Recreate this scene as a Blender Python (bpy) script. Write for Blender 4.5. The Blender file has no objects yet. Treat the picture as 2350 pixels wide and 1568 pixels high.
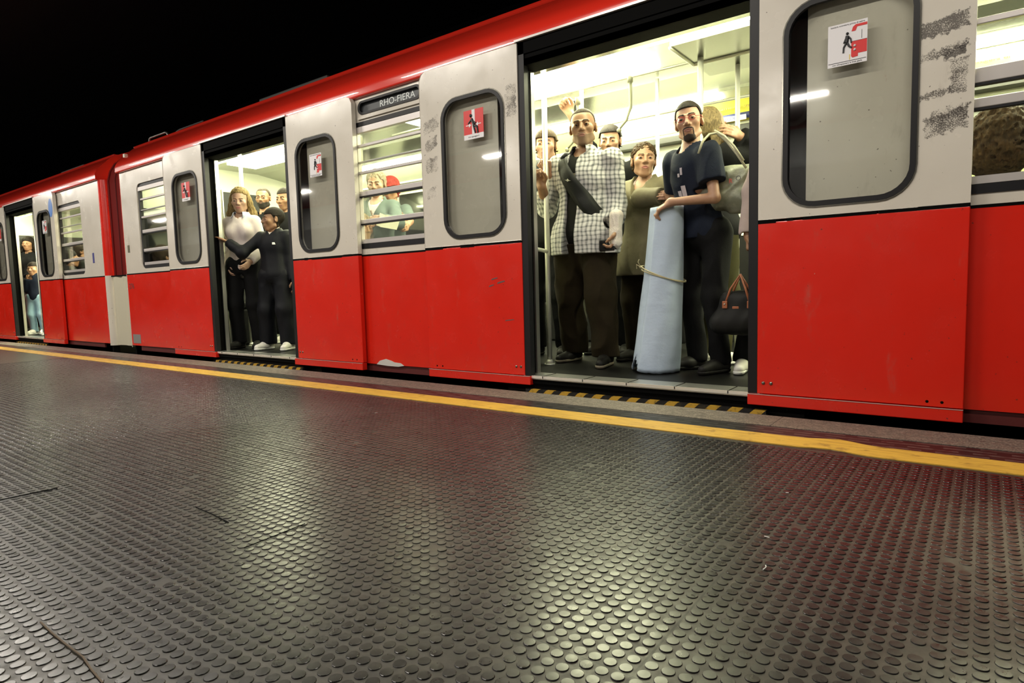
import bpy, bmesh, math, random
import numpy as np
from mathutils import Vector, Matrix
from mathutils.geometry import tessellate_polygon
random.seed(7)
SC = bpy.context.scene
COL = SC.collection
# ------------------------------------------------------------------ camera, world, exposure
CX, CY, CZ = 0.0, -3.0007, 0.6061
YAW, PIT, ROL, FPX = -.6473, -.0856, -.027, 1436.12
def _rot():
    cy, sy, cp, sp = math.cos(YAW), math.sin(YAW), math.cos(PIT), math.sin(PIT)
    fw = Vector((sy*cp, cy*cp, sp)); r = Vector((cy, -sy, 0)); u = r.cross(fw)
    c, s = math.cos(ROL), math.sin(ROL)
    return c*r+s*u, c*u-s*r, fw
RR, UU, FF = _rot()
cam_d = bpy.data.cameras.new('camera'); cam = bpy.data.objects.new('camera', cam_d); COL.objects.link(cam)
cam.matrix_world = Matrix(((RR.x, UU.x, -FF.x, CX), (RR.y, UU.y, -FF.y, CY), (RR.z, UU.z, -FF.z, CZ), (0, 0, 0, 1)))
cam_d.sensor_width = 36; cam_d.lens = FPX/2350*36; cam_d.clip_start = .05; cam_d.clip_end = 200
SC.camera = cam
def at(u, v, Y):            # where the sight line through a photo point meets the upright plane y = Y
    d = FF+RR*((u-1175)/FPX)-UU*((v-784)/FPX)
    return Vector((CX, CY, CZ))+d*((Y-CY)/d.y)
w = bpy.data.worlds.new('world'); SC.world = w; w.use_nodes = True
w.node_tree.nodes['Background'].inputs[0].default_value = (.5, .6, .8, 1)
w.node_tree.nodes['Background'].inputs[1].default_value = .012
SC.view_settings.view_transform = 'Standard'; SC.view_settings.look = 'None'
SC.view_settings.gamma = 1; SC.view_settings.use_curve_mapping = False
SC.view_settings.exposure = 1.5
SC.cycles.use_denoising = True
SC.cycles.max_bounces = 7; SC.cycles.diffuse_bounces = 3; SC.cycles.glossy_bounces = 4
SC.cycles.transmission_bounces = 5; SC.cycles.transparent_max_bounces = 10
SC.cycles.sample_clamp_indirect = 4
def area(name, loc, sx, sy, power, col, rot=(0, 0, 0), parent=None):
    l = bpy.data.lights.new(name, 'AREA'); l.shape = 'RECTANGLE'; l.size = sx; l.size_y = sy; l.energy = power; l.color = col
    o = bpy.data.objects.new(name, l); COL.objects.link(o); o.location = loc; o.rotation_euler = rot
    if parent: o.parent = parent
    return o
# platform tube lamps: a long row over the platform behind the camera
TUBE_COL = (1.0, .93, .82)
LROW = 15
for x in (-14.8, -12.65, -10.5, -8.4, -6.25, -4.1, -1.95, .2):
    area('platform_tube_lamp', (x, -1.6, 2.77), 1.41, .085, LROW, TUBE_COL)
for x in (-13.4, -8.9, -4.4, -1.6):                       # second row, further back over the platform
    area('platform_tube_lamp', (x*1.45, -5.7, 2.9), 1.4, .07, 45, TUBE_COL)
# ------------------------------------------------------------------ shader helpers
class S:
    nt = None
    def __init__(s, k): s.k = k
    @staticmethod
    def op(o, *a):
        n = S.nt.nodes.new('ShaderNodeMath'); n.operation = o
        for i, v in enumerate(a):
            if isinstance(v, S): S.nt.links.new(v.k, n.inputs[i])
            else: n.inputs[i].default_value = v
        return S(n.outputs[0])
    def __add__(s, o): return S.op('ADD', s, o)
    __radd__ = __add__
    def __sub__(s, o): return S.op('SUBTRACT', s, o)
    def __rsub__(s, o): return S.op('SUBTRACT', o, s)
    def __mul__(s, o): return S.op('MULTIPLY', s, o)
    __rmul__ = __mul__
    def __truediv__(s, o): return S.op('DIVIDE', s, o)
    def gt(s, o): return S.op('GREATER_THAN', s, o)
    def lt(s, o): return S.op('LESS_THAN', s, o)
    def abs(s): return S.op('ABSOLUTE', s)
    def mod(s, o): return S.op('FLOORED_MODULO', s, o)
def smooth(x, a, b):
    n = S.nt.nodes.new('ShaderNodeMapRange'); n.interpolation_type = 'SMOOTHSTEP'
    S.nt.links.new(x.k, n.inputs[0]); n.inputs[1].default_value = a; n.inputs[2].default_value = b
    return S(n.outputs[0])
def coords():
    n = S.nt.nodes.new('ShaderNodeTexCoord'); m = S.nt.nodes.new('ShaderNodeSeparateXYZ')
    S.nt.links.new(n.outputs['Object'], m.inputs[0])
    return S(n.outputs['Object']), S(m.outputs[0]), S(m.outputs[1]), S(m.outputs[2])
def vec(x, y, z):
    m = S.nt.nodes.new('ShaderNodeCombineXYZ')
    for i, v in enumerate((x, y, z)):
        if isinstance(v, S): S.nt.links.new(v.k, m.inputs[i])
        else: m.inputs[i].default_value = v
    return S(m.outputs[0])
def noise(v, scale, detail=3, rough=.6, sx=None):
    n = S.nt.nodes.new('ShaderNodeTexNoise'); n.inputs['Scale'].default_value = scale
    n.inputs['Detail'].default_value = detail; n.inputs['Roughness'].default_value = rough
    if sx:
        m = S.nt.nodes.new('ShaderNodeMapping'); m.inputs['Scale'].default_value = sx
        S.nt.links.new(v.k, m.inputs[0]); v = S(m.outputs[0])
    S.nt.links.new(v.k, n.inputs['Vector']); return S(n.outputs[0])
def mix(f, a, b):
    n = S.nt.nodes.new('ShaderNodeMix'); n.data_type = 'RGBA'
    for i, v in ((0, f), (6, a), (7, b)):
        if isinstance(v, S): S.nt.links.new(v.k, n.inputs[i])
        else: n.inputs[i].default_value = v if i == 0 else (*v, 1)
    return S(n.outputs[2])
MATS = {}
def mat(name, col=(.5, .5, .5), rough=.5, metal=0., emit=None, es=1., fn=None, spec=.5, coat=0., trans=0., alpha=1.):
    if name in MATS: return MATS[name]
    m = bpy.data.materials.new(name); m.use_nodes = True; nt = m.node_tree; b = nt.nodes['Principled BSDF']
    b.inputs['Base Color'].default_value = (*col, 1); b.inputs['Roughness'].default_value = rough
    b.inputs['Metallic'].default_value = metal; b.inputs['Specular IOR Level'].default_value = spec
    b.inputs['Coat Weight'].default_value = coat; b.inputs['Transmission Weight'].default_value = trans
    b.inputs['Alpha'].default_value = alpha
    if emit: b.inputs['Emission Color'].default_value = (*emit, 1); b.inputs['Emission Strength'].default_value = es
    if fn:
        S.nt = nt; r = fn()                         # dict: color, rough, bump=(height, strength, dist)
        if 'color' in r: nt.links.new(r['color'].k, b.inputs['Base Color'])
        if isinstance(r.get('rough'), S): nt.links.new(r['rough'].k, b.inputs['Roughness'])
        elif 'rough' in r: b.inputs['Roughness'].default_value = r['rough']
        if 'bump' in r:
            n = nt.nodes.new('ShaderNodeBump'); n.inputs['Strength'].default_value = r['bump'][1]; n.inputs['Distance'].default_value = r['bump'][2]
            nt.links.new(r['bump'][0].k, n.inputs['Height']); nt.links.new(n.outputs[0], b.inputs['Normal'])
    MATS[name] = m; return m
# ------------------------------------------------------------------ paint and train materials
RED, CREAM = (.66, .018, .008), (.63, .585, .51)
def boxmask(u, v, u0, u1, v0, v1, n, e=.02):
    q = n*e*2-e
    a = smooth(u+q, u0-.004, u0+.004)*smooth(u1-u+q, -.004, .004)
    return a*smooth(v+q, v0-.004, v0+.004)*smooth((v1-v)+q, -.004, .004)
def paint(base, scuffs=(), seed=0., dark=.35):
    def fn():
        P, x, y, z = coords()
        big = noise(P, 2.3, 4); c = mix(smooth(big, .35, .75)*.22, base, tuple(v*.72 for v in base))
        gr = noise(P, 9, 5, .7, (1, 1, .35)); c = mix(smooth(gr, .58, .8)*.35, c, (.2, .16, .12))
        sp = noise(vec(x+seed, y, z), 60, 2, .5); c = mix(smooth(sp, .715, .74)*.75, c, (.05, .03, .025))
        sw = noise(vec(x+seed*2, y, z+5), 24, 4, .7, (1, 1, .5)); c = mix(smooth(sw, .70, .73)*.5, c, (.55, .42, .36))
        rg = noise(P, 210, 4, .75); ed = noise(P, 45, 3, .6)
        for (u0, u1, v0, v1, sl, dens) in scuffs:
            zz = z-(x-u0)*sl
            c = mix(boxmask(x, zz, u0, u1, v0, v1, ed, .03)*smooth(rg+noise(P, 14, 2)*.5, dens, dens+.12)*.85, c, (.05, .042, .038))
        return dict(color=c, rough=smooth(noise(P, 5, 4), .2, .9)*.18+.16, bump=(noise(P, 3.0, 2, .5), .12, .02))
    return fn
M_RED = mat('red_paint', fn=paint(RED, seed=3.))
M_CREAM = mat('cream_paint', fn=paint(CREAM, seed=1.))
M_CREAM_R = mat('cream_paint_scuffed', fn=paint(CREAM, seed=4., scuffs=[
    (-.262, -.078, 1.515, 1.575, .17, .62), (-.255, -.078, 1.43, 1.462, .18, .68), (-.15, -.078, 1.435, 1.47, .1, .6), (-.13, -.078, 1.30, 1.43, .05, .68),
    (-.27, -.13, 1.285, 1.31, .14, .66), (-.21, -.072, 1.14, 1.22, .25, .62), (-.19, -.072, 1.19, 1.25, .1, .72)]))
M_CREAM_M = mat('cream_paint_worn', fn=paint(CREAM, seed=6., scuffs=[
    (-2.935, -2.81, 1.60, 1.68, .3, .70), (-2.93, -2.83, 1.49, 1.56, .3, .70), (-2.93, -2.83, 1.36, 1.45, .1, .71), (-2.93, -2.85, 1.19, 1.26, .2, .76),
    (-2.265, -2.195, 1.6, 1.78, 0, .70)]))
M_ROOF = mat('red_roof_paint', (.74, .028, .014), .24, coat=1.)
M_RUB = mat('black_rubber', (.007, .0065, .008), .42, spec=.35)
M_BLACK = mat('matt_black', (.0015, .0015, .0015), .7, spec=.06)
M_ALU = mat('brushed_aluminium', (.56, .55, .52), .3, .9)
M_ALUW = mat('pale_aluminium', (.62, .58, .56), .35, .5)
M_POLE = mat('polished_pole', (.80, .80, .70), .3, .35)
M_STEEL = mat('dull_steel', (.22, .21, .18), .22, .9)
M_INT = mat('cream_laminate', (.70, .72, .58), .35)
M_DARKL = mat('dark_seat_and_shade', (.004, .004, .0035), .6, spec=.2)  # near black: dark seats, plus shade coloured into the lower far wall
M_DARKG = mat('dark_grey_laminate', (.03, .03, .028), .45)
M_GLASS = bpy.data.materials.new('window_glass'); M_GLASS.use_nodes = True; _n = M_GLASS.node_tree; _n.nodes.clear()
_o = _n.nodes.new('ShaderNodeOutputMaterial'); _m = _n.nodes.new('ShaderNodeMixShader'); _t = _n.nodes.new('ShaderNodeBsdfTransparent'); _g = _n.nodes.new('ShaderNodeBsdfGlossy'); _f = _n.nodes.new('ShaderNodeLayerWeight'); _p = _n.nodes.new('ShaderNodeMapRange')
_t.inputs[0].default_value = (.985, .995, .975, 1); _g.inputs['Roughness'].default_value = .03; _f.inputs[0].default_value = .25; _p.inputs[3].default_value = .055; _p.inputs[4].default_value = .8
_n.links.new(_f.outputs[1], _p.inputs[0]); _n.links.new(_p.outputs[0], _m.inputs[0]); _n.links.new(_t.outputs[0], _m.inputs[1]); _n.links.new(_g.outputs[0], _m.inputs[2]); _n.links.new(_m.outputs[0], _o.inputs[0])
M_CAR_FLOOR = mat('dark_car_floor', (.003, .003, .0027), .4, spec=.25)
M_WHITE = mat('white_plastic', (.75, .75, .72), .4)
M_STK_RED = mat('sticker_red', (.62, .02, .02), .35)
M_STK_WHITE = mat('sticker_white', (.74, .72, .74), .35)
M_STK_BLACK = mat('sticker_black', (.012, .012, .014), .4)
M_STK_YEL = mat('sticker_yellow', (.7, .5, .05), .4)
M_LAMP = mat('lamp_diffuser', (.9, .9, .8), .5, emit=(1.0, 1.0, .66), es=17)
M_LAMP2 = mat('lamp_diffuser_soft', (.9, .9, .8), .5, emit=(1.0, 1.0, .66), es=9.)
# ------------------------------------------------------------------ mesh helpers
def obj(name, verts, faces, m=None, parent=None, smooth_=False, mats=None, mi=None):
    me = bpy.data.meshes.new(name); me.from_pydata([tuple(v) for v in verts], [], [tuple(f) for f in faces])
    return _fin(name, me, m, parent, smooth_, mats, mi)
def _fin(name, me, m, parent, smooth_, mats=None, mi=None):
    for x in (mats or ([m] if m else [])): me.materials.append(x)
    if mi is not None: me.polygons.foreach_set('material_index', mi)
    if smooth_: me.polygons.foreach_set('use_smooth', [True]*len(me.polygons))
    me.update(); o = bpy.data.objects.new(name, me); COL.objects.link(o)
    if parent: attach(o, parent)
    return o
def attach(o, parent):
    o.parent = parent
    l = Vector(parent.location) if parent.type == 'EMPTY' else Vector((0, 0, 0))
    o.matrix_parent_inverse = Matrix.Translation(-l)
class MB:
    def __init__(s): s.v = []; s.f = []; s.mi = []
    def add(s, v, f, mi=0):
        n = len(s.v); s.v += [tuple(p) for p in v]; s.f += [tuple(i+n for i in q) for q in f]; s.mi += [mi]*len(f); return s
    def box(s, x0, x1, y0, y1, z0, z1, mi=0):
        v = [(x, y, z) for x in (x0, x1) for y in (y0, y1) for z in (z0, z1)]
        return s.add(v, [(0, 1, 3, 2), (4, 6, 7, 5), (0, 4, 5, 1), (2, 3, 7, 6), (0, 2, 6, 4), (1, 5, 7, 3)], mi)
    def prism(s, loops, a, b, axis=1, mi=0):      # loops: outer (+ holes) of 2-D points; extruded from a to b along the axis
        def p3(p, t): return (p[0], t, p[1]) if axis == 1 else (t, p[0], p[1]) if axis == 0 else (p[0], p[1], t)
        flat = [p for l in loops for p in l]; n = len(flat)
        tris = tessellate_polygon([[Vector((p[0], p[1], 0)) for p in l] for l in loops])
        v = [p3(p, a) for p in flat]+[p3(p, b) for p in flat]
        f = [t for t in tris]+[tuple(i+n for i in reversed(t)) for t in tris]
        k = 0
        for l in loops:
            m = len(l)
            for i in range(m): j = (i+1) % m; f.append((k+i, k+j, k+j+n, k+i+n))
            k += m
        return s.add(v, f, mi)
    def tube(s, pts, r, seg=10, mi=0, closed=False):
        P = [Vector(p) for p in pts]; n = len(P); V = []; prev = None
        for i, p in enumerate(P):
            d = (P[min(i+1, n-1)]-P[max(i-1, 0)]).normalized()
            ref = prev if prev is not None else (Vector((0, 0, 1)) if abs(d.z) < .9 else Vector((1, 0, 0)))
            a = (ref-d*ref.dot(d)).normalized(); b = d.cross(a); prev = a
            rr = r[i] if isinstance(r, (list, tuple)) else r
            for k in range(seg): t = 2*math.pi*k/seg; V.append(p+(a*math.cos(t)+b*math.sin(t))*rr)
        F = [(i*seg+k, i*seg+(k+1) % seg, (i+1)*seg+(k+1) % seg, (i+1)*seg+k) for i in range(n-1) for k in range(seg)]
        F += [tuple(range(seg))[::-1], tuple((n-1)*seg+k for k in range(seg))]
        return s.add(V, F, mi)
    def profile(s, prof, x0, x1, mi=0, close=False):   # open (y, z) profile swept along x
        n = len(prof); v = [(x0, y, z) for y, z in prof]+[(x1, y, z) for y, z in prof]
        return s.add(v, [(i, i+1, i+1+n, i+n) for i in range(n-1)], mi)
    def ball(s, c, r, seg=12, rings=7, sc=(1, 1, 1), mi=0):
        V = []; F = []
        for i in range(rings+1):
            a = math.pi*i/rings
            for k in range(seg):
                b = 2*math.pi*k/seg; V.append((c[0]+r*sc[0]*math.sin(a)*math.cos(b), c[1]+r*sc[1]*math.sin(a)*math.sin(b), c[2]+r*sc[2]*math.cos(a)))
        F = [(i*seg+k, (i+1)*seg+k, (i+1)*seg+(k+1) % seg, i*seg+(k+1) % seg) for i in range(rings) for k in range(seg)]
        return s.add(V, F, mi)
    def build(s, name, m=None, parent=None, smooth_=False, mats=None, bevel=0):
        o = obj(name, s.v, s.f, m, parent, smooth_, mats, s.mi if mats else None)
        if bevel: b = o.modifiers.new('bevel', 'BEVEL'); b.width = bevel; b.segments = 2; b.limit_method = 'ANGLE'
        return o
def rrect(cx, cz, w, h, r, n=7):
    out = []
    for sx, sz, a0 in ((1, 1, 0), (-1, 1, 90), (-1, -1, 180), (1, -1, 270)):
        for i in range(n+1):
            a = math.radians(a0+90*i/n); out.append((cx+sx*(w/2-r)+r*math.cos(a), cz+sz*(h/2-r)+r*math.sin(a)))
    return out
def rect(x0, x1, z0, z1): return [(x0, z0), (x1, z0), (x1, z1), (x0, z1)]
def empty(name, loc, label=None, cat=None, group=None):
    o = bpy.data.objects.new(name, None); COL.objects.link(o); o.location = loc; o.empty_display_size = .1
    if label: tag(o, label, cat, group)
    return o
def tag(o, label=None, cat=None, group=None, kind=None):
    if label: o['label'] = label
    if cat: o['category'] = cat
    if group: o['group'] = group
    if kind: o['kind'] = kind
    return o
def text(name, s, size, loc, m, parent=None, ext=.0008, rot=(math.pi/2, 0, 0), align='CENTER', sx=1.):
    c = bpy.data.curves.new(name, 'FONT'); c.body = s; c.size = size; c.extrude = ext; c.align_x = align; c.align_y = 'CENTER'
    o = bpy.data.objects.new(name, c); COL.objects.link(o)
    bpy.context.view_layer.update(); dg = bpy.context.evaluated_depsgraph_get()
    me = bpy.data.meshes.new_from_object(o.evaluated_get(dg)); bpy.data.objects.remove(o)
    me.transform(Matrix.Translation(loc) @ Matrix.Rotation(rot[2], 4, 'Z') @ Matrix.Rotation(rot[0], 4, 'X') @ Matrix.Rotation(rot[1], 4, 'Z') @ Matrix.Diagonal((sx, 1, 1, 1)))
    me.materials.clear(); return _fin(name, me, m, parent, False)
# ================================================================== PLATFORM
XL, XR = -40., 3.2
YS = -.61                                    # where the studded rubber starts
def m_floor():
    P, x, y, z = coords()
    tn = noise(vec((x-.42)*1., y, 0), 1.3, 3)
    d = noise(P, 14, 5, .7); c = mix(smooth(d, .3, .75), (.018, .016, .013), (.048, .042, .034))
    c = mix(smooth(tn, .4, .7)*.4, c, (.012, .011, .010))
    sx_ = ((x+.42).mod(.9795)-.4897).abs(); sy_ = ((y+2.161).mod(.987)-.4935).abs()
    seam = S.op('MAXIMUM', sx_.gt(.4877), sy_.gt(.4917))
    c = mix(seam, c, (.006, .005, .005))
    return dict(color=c, rough=smooth(noise(P, 30, 4), .3, .8)*.2+.36, bump=(noise(P, 90, 3)*.3-seam, .35, .002))
M_FLOOR = mat('rubber_floor_dusty', fn=m_floor, spec=.45)
def m_stud():
    P, x, y, z = coords()
    d = noise(P, 25, 4, .7); c = mix(smooth(d, .35, .8), (.004, .0035, .0035), (.012, .011, .010))
    return dict(color=c, rough=smooth(noise(P, 40, 3), .3, .8)*.07+.27)
M_STUD = mat('rubber_stud_worn', fn=m_stud, spec=.6)
MB().box(XL, XR, -7.2, YS, -.5, 0).build('floor', M_FLOOR)['kind'] = 'structure'
FLOOR = bpy.data.objects['floor']
def studs():
    pit = .0282; rng = np.random.default_rng(3)
    xs = []; 
    for t in range(-8, 1):
        x0 = -.42+t*.9795
        xs += [x0+.0145+k*.0279 for k in range(35)]
    xs = np.array(xs)
    ys = -2.006+pit*np.arange(-42, 49)
    ys = ys[(ys > -3.0) & (ys < YS-.008)]
    X, Y = np.meshgrid(xs, ys, indexing='ij'); X = X.ravel(); Y = Y.ravel()
    # keep what the photo could see from the camera's side of the platform
    vx = X-CX; vy = Y-CY
    keep = (X > -7.6) & (X < .9)
    X, Y = X[keep], Y[keep]; k2 = rng.random(len(X)) > .004; X, Y = X[k2], Y[k2]
    near = (np.hypot(X-CX, Y-CY) < 3.2)
    for nm, sel, seg, rings in (('near', near, 16, [(.0113, 0.), (.0111, .0012), (.0105, .0018), (.0, .0019)]), ('far', ~near, 8, [(.0112, 0.), (.0100, .0017), (.0, .0019)])):
        x, y = X[sel], Y[sel]; n = len(x)
        a = np.arange(seg)*2*np.pi/seg; tmpl = []
        for r, h in rings[:-1]: tmpl += [(r*math.cos(t), r*math.sin(t), h) for t in a]
        tmpl.append((0, 0, rings[-1][1])); T = np.array(tmpl); nv = len(T)
        q = []; tr = []
        for i in range(len(rings)-2): q += [(i*seg+k, i*seg+(k+1) % seg, (i+1)*seg+(k+1) % seg, (i+1)*seg+k) for k in range(seg)]
        b = (len(rings)-2)*seg; tr = [(b+k, b+(k+1) % seg, nv-1) for k in range(seg)]
        hs = 1+rng.normal(0, .12, n); V = (T[None]*np.stack([np.ones(n), np.ones(n), hs], 1)[:, None, :])
        V[:, :, 2] += (T[None, :, 0]*rng.normal(0, .009, n)[:, None]+T[None, :, 1]*rng.normal(0, .009, n)[:, None])*(T[None, :, 2] > 0)
        V = V+np.stack([x, y, np.zeros(n)], 1)[:, None, :]
        Q = (np.array(q)[None]+np.arange(n)[:, None, None]*nv).reshape(-1); R3 = (np.array(tr)[None]+np.arange(n)[:, None, None]*nv).reshape(-1)
        me = bpy.data.meshes.new('rubber_studs'); me.vertices.add(n*nv); me.vertices.foreach_set('co', V.reshape(-1))
        loops = np.concatenate([Q, R3]); me.loops.add(len(loops)); me.loops.foreach_set('vertex_index', loops)
        nq, ntr = len(Q)//4, len(R3)//3; me.polygons.add(nq+ntr)
        me.polygons.foreach_set('loop_start', np.concatenate([np.arange(nq)*4, nq*4+np.arange(ntr)*3]))
        me.update(calc_edges=True); me.validate(); me.shade_flat()
        o = _fin('rubber_studs', me, M_STUD, FLOOR, False); o['kind'] = 'stuff'
studs()
def m_farstud():
    P, x, y, z = coords()
    a = ((x+.4055).mod(.0279)-.01395); b = ((y+2.006+.0141).mod(.0282)-.0141); r = S.op('SQRT', a*a+b*b)
    h = smooth(r, .0112, .0095); d = noise(P, 14, 5, .7)
    c = mix(h, mix(smooth(d, .3, .75), (.018, .016, .013), (.048, .042, .034)), (.012, .012, .011))
    return dict(color=c, rough=.40-h*.1, bump=(h, .5, .002))
# far floor, beyond the modelled studs
MB().box(XL, -7.62, -7.2, YS, 0, .0022).build('floor_far_rubber', mat('rubber_floor_far', fn=m_farstud, spec=.5), FLOOR)
def m_granite():
    P, x, y, z = coords(); n = noise(P, 160, 3, .8); n2 = noise(P, 30, 3)
    c = mix(smooth(n, .4, .65), (.07, .055, .045), (.26, .22, .17)); c = mix(smooth(n2, .4, .7)*.5, c, (.09, .075, .06))
    j = ((x+.70).mod(1.2)-.6).abs().gt(.598); c = mix(j, c, (.01, .01, .01))
    return dict(color=c, rough=smooth(n2, .3, .7)*.2+.5, bump=(n, .3, .002))
MB().box(XL, XR, -.30, -.09, -.5, .002).build('trim_1', mat('granite_edge', fn=m_granite))['kind'] = 'structure'
def m_tact():
    P, x, y, z = coords()
    row = S.op('FLOOR', y/.0375); xx = (x+row*.085).mod(.19); yy = (y.mod(.0375)-.019).abs()
    d = xx.lt(.15)*yy.lt(.009)
    n = noise(P, 30, 4); c = mix(d*smooth(n, .3, .6), (.010, .008, .008), (.06, .057, .052))
    return dict(color=c, rough=.42-d*.08, bump=(d, .6, .003))
MB().box(XL, XR, YS, -.30, -.5, 0).build('trim_2', mat('ribbed_rubber_strip', fn=m_tact))['kind'] = 'structure'
def m_yel():
    P, x, y, z = coords(); n = noise(P, 60, 4, .7, (.12, 1, 1)); n2 = noise(P, 12, 4)
    c = mix(smooth(n, .45, .68), (.56, .34, .045), (.38, .22, .03)); c = mix(smooth(n2, .58, .7)*.6, c, (.16, .075, .012))
    c = mix(smooth(noise(P, 8, 6, .8, (.4, 1, 1)), .63, .66)*.75, c, (.03, .02, .015))
    return dict(color=c, rough=.42+n2*.2, bump=(n, .3, .001))
yv = []; yf = []; k = 0
for x in [XL, -12, -8, -5, -4, -3, -2, -1.5, -1, -.8, -.62, -.52, -.46, -.42, -.38, -.34, -.30, -.26, -.2, 0, .5, 1, XR]:
    b = .028*math.exp(-((x+.42)/.07)**2); o_ = 0 if x < -.42 else -.012*min(1, (x+.42)/.15)
    yv += [(x, -.602+b*.9+o_, .0035), (x, -.452+b*1.3+o_, .0035), (x, -.602+b*.9+o_, 0), (x, -.452+b*1.3+o_, 0)]
    if k: q = 4*k; yf += [(q-4, q, q+1, q-3), (q-2, q+2, q, q-4), (q-3, q+1, q+3, q-1)]
    k += 1
obj('trim_3', yv, yf, mat('yellow_safety_paint', fn=m_yel))['kind'] = 'structure'
def gp(u, v, z=.0035):
    d = FF+RR*((u-1175)/FPX)-UU*((v-784)/FPX); p = Vector((CX, CY, CZ))+d*((z-CZ)/d.z); return (p.x, p.y, z)
for nm_, pts_, r_, m_ in (('floor_crack', [(93, 1428), (118, 1452), (150, 1478), (190, 1508), (212, 1540), (236, 1568)], .0016, mat('crack_brown', (.10, .07, .045), .7)), ('floor_crack', [(450, 1165), (486, 1180), (524, 1199)], .0016, M_BLACK),
                           ('floor_crack', [(0, 1148), (70, 1133), (132, 1121)], .0016, M_BLACK), ('floor_crack', [(560, 1258), (640, 1226), (700, 1202)], .0012, M_BLACK)):
    MB().tube([gp(*q) for q in pts_], r_, 6).build(nm_, m_, FLOOR)
# opposite side of the hall and the dark vault (they show as reflections and as the black above the train)
def m_hall():
    P, x, y, z = coords()
    c = mix(smooth(z, 2.28, 2.30), (.10, .10, .10), (.22, .23, .23)); red = z.gt(2.85)*z.lt(3.45)
    c = mix(red, c, (.30, .02, .025)); c = mix(z.gt(3.5), c, (.46, .48, .47)); c = mix(z.gt(4.4), c, (.03, .03, .03))
    return dict(color=c)
WN = MB().box(XL, XR, -7.3, -7.2, -.5, 5.0).build('wall_near', mat('hall_wall', rough=.5, fn=m_hall)); WN['kind'] = 'structure'
MB().tube([(-2.35+.19*math.cos(t), -7.19, 3.12+.19*math.sin(t)) for t in np.linspace(0, 2*math.pi, 33)], .035, 8).build('station_letter', M_WHITE, WN, True)
MB().box(XL, XR, 5.2, 5.3, -1.6, 5.0).build('wall_far', mat('tunnel_black', (.012, .014, .018), .8))['kind'] = 'structure'
MB().box(XL, XR, -7.3, 5.3, 5.0, 5.1).build('ceiling', mat('vault_dark', (.012, .014, .018), .75))['kind'] = 'structure'
MB().box(XL, XR, -.09, 5.2, -1.7, -1.6).build('floor_track', mat('ballast_dark', (.01, .009, .008), .9))['kind'] = 'structure'
MB().box(XL, XL+.1, -7.2, 5.2, -1.6, 5.0).build('wall_left', MATS['tunnel_black'])['kind'] = 'structure'
# ================================================================== TRAIN
ZB, ZT, ZBOT = .871, 2.0, .028
FL = .08                                     # car floor height
WX, WZ0, WZ1 = .25, .925, 1.79               # door window half width and height
def sticker_push(parent, cx, cz, y):         # red square sign: figure caught between closing doors
    s = MB(); s.box(cx-.078, cx+.078, y-.0015, y, cz-.06, cz+.085).build('warning_sticker', M_STK_RED, parent)
    MB().box(cx-.078, cx+.078, y-.0016, y, cz-.09, cz-.06).box(cx-.012, cx+.012, y-.0022, y-.0014, cz-.06, cz+.085).build('sticker_print_white', M_STK_WHITE, parent)
    g = MB(); y2 = y-.003
    def bar(a, b, r): g.tube([(a[0]+cx, y2, a[1]+cz), (b[0]+cx, y2, b[1]+cz)], r, 6)
    bar((-.012, .03), (.006, -.01), .009); bar((.006, -.01), (.03, -.022), .007); bar((.03, -.022), (.034, -.058), .006)
    bar((.0, -.01), (.014, -.055), .006); bar((-.012, .028), (-.04, .005), .005); bar((-.01, .02), (.02, .0), .005); g.ball((cx-.018, y2, cz+.05), .010)
    g.build('sticker_figure', M_STK_BLACK, parent)
    for s_ in (-1, 1):
        a = MB()
        a.box(cx+s_*.02 if s_ > 0 else cx-.06, cx+.06 if s_ > 0 else cx-.02, y-.0023, y-.0015, cz-.008, cz-.003)
        a.prism([[(cx+s_*.018, cz-.0055), (cx+s_*.036, cz+.008), (cx+s_*.036, cz-.019)]], y-.0024, y-.0015)
        a.build('sticker_arrow', M_STK_WHITE, parent)
    text('sticker_text', 'non appoggiarsi', .014, (cx, y-.0018, cz-.075), M_STK_BLACK, parent, .0003)
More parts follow.
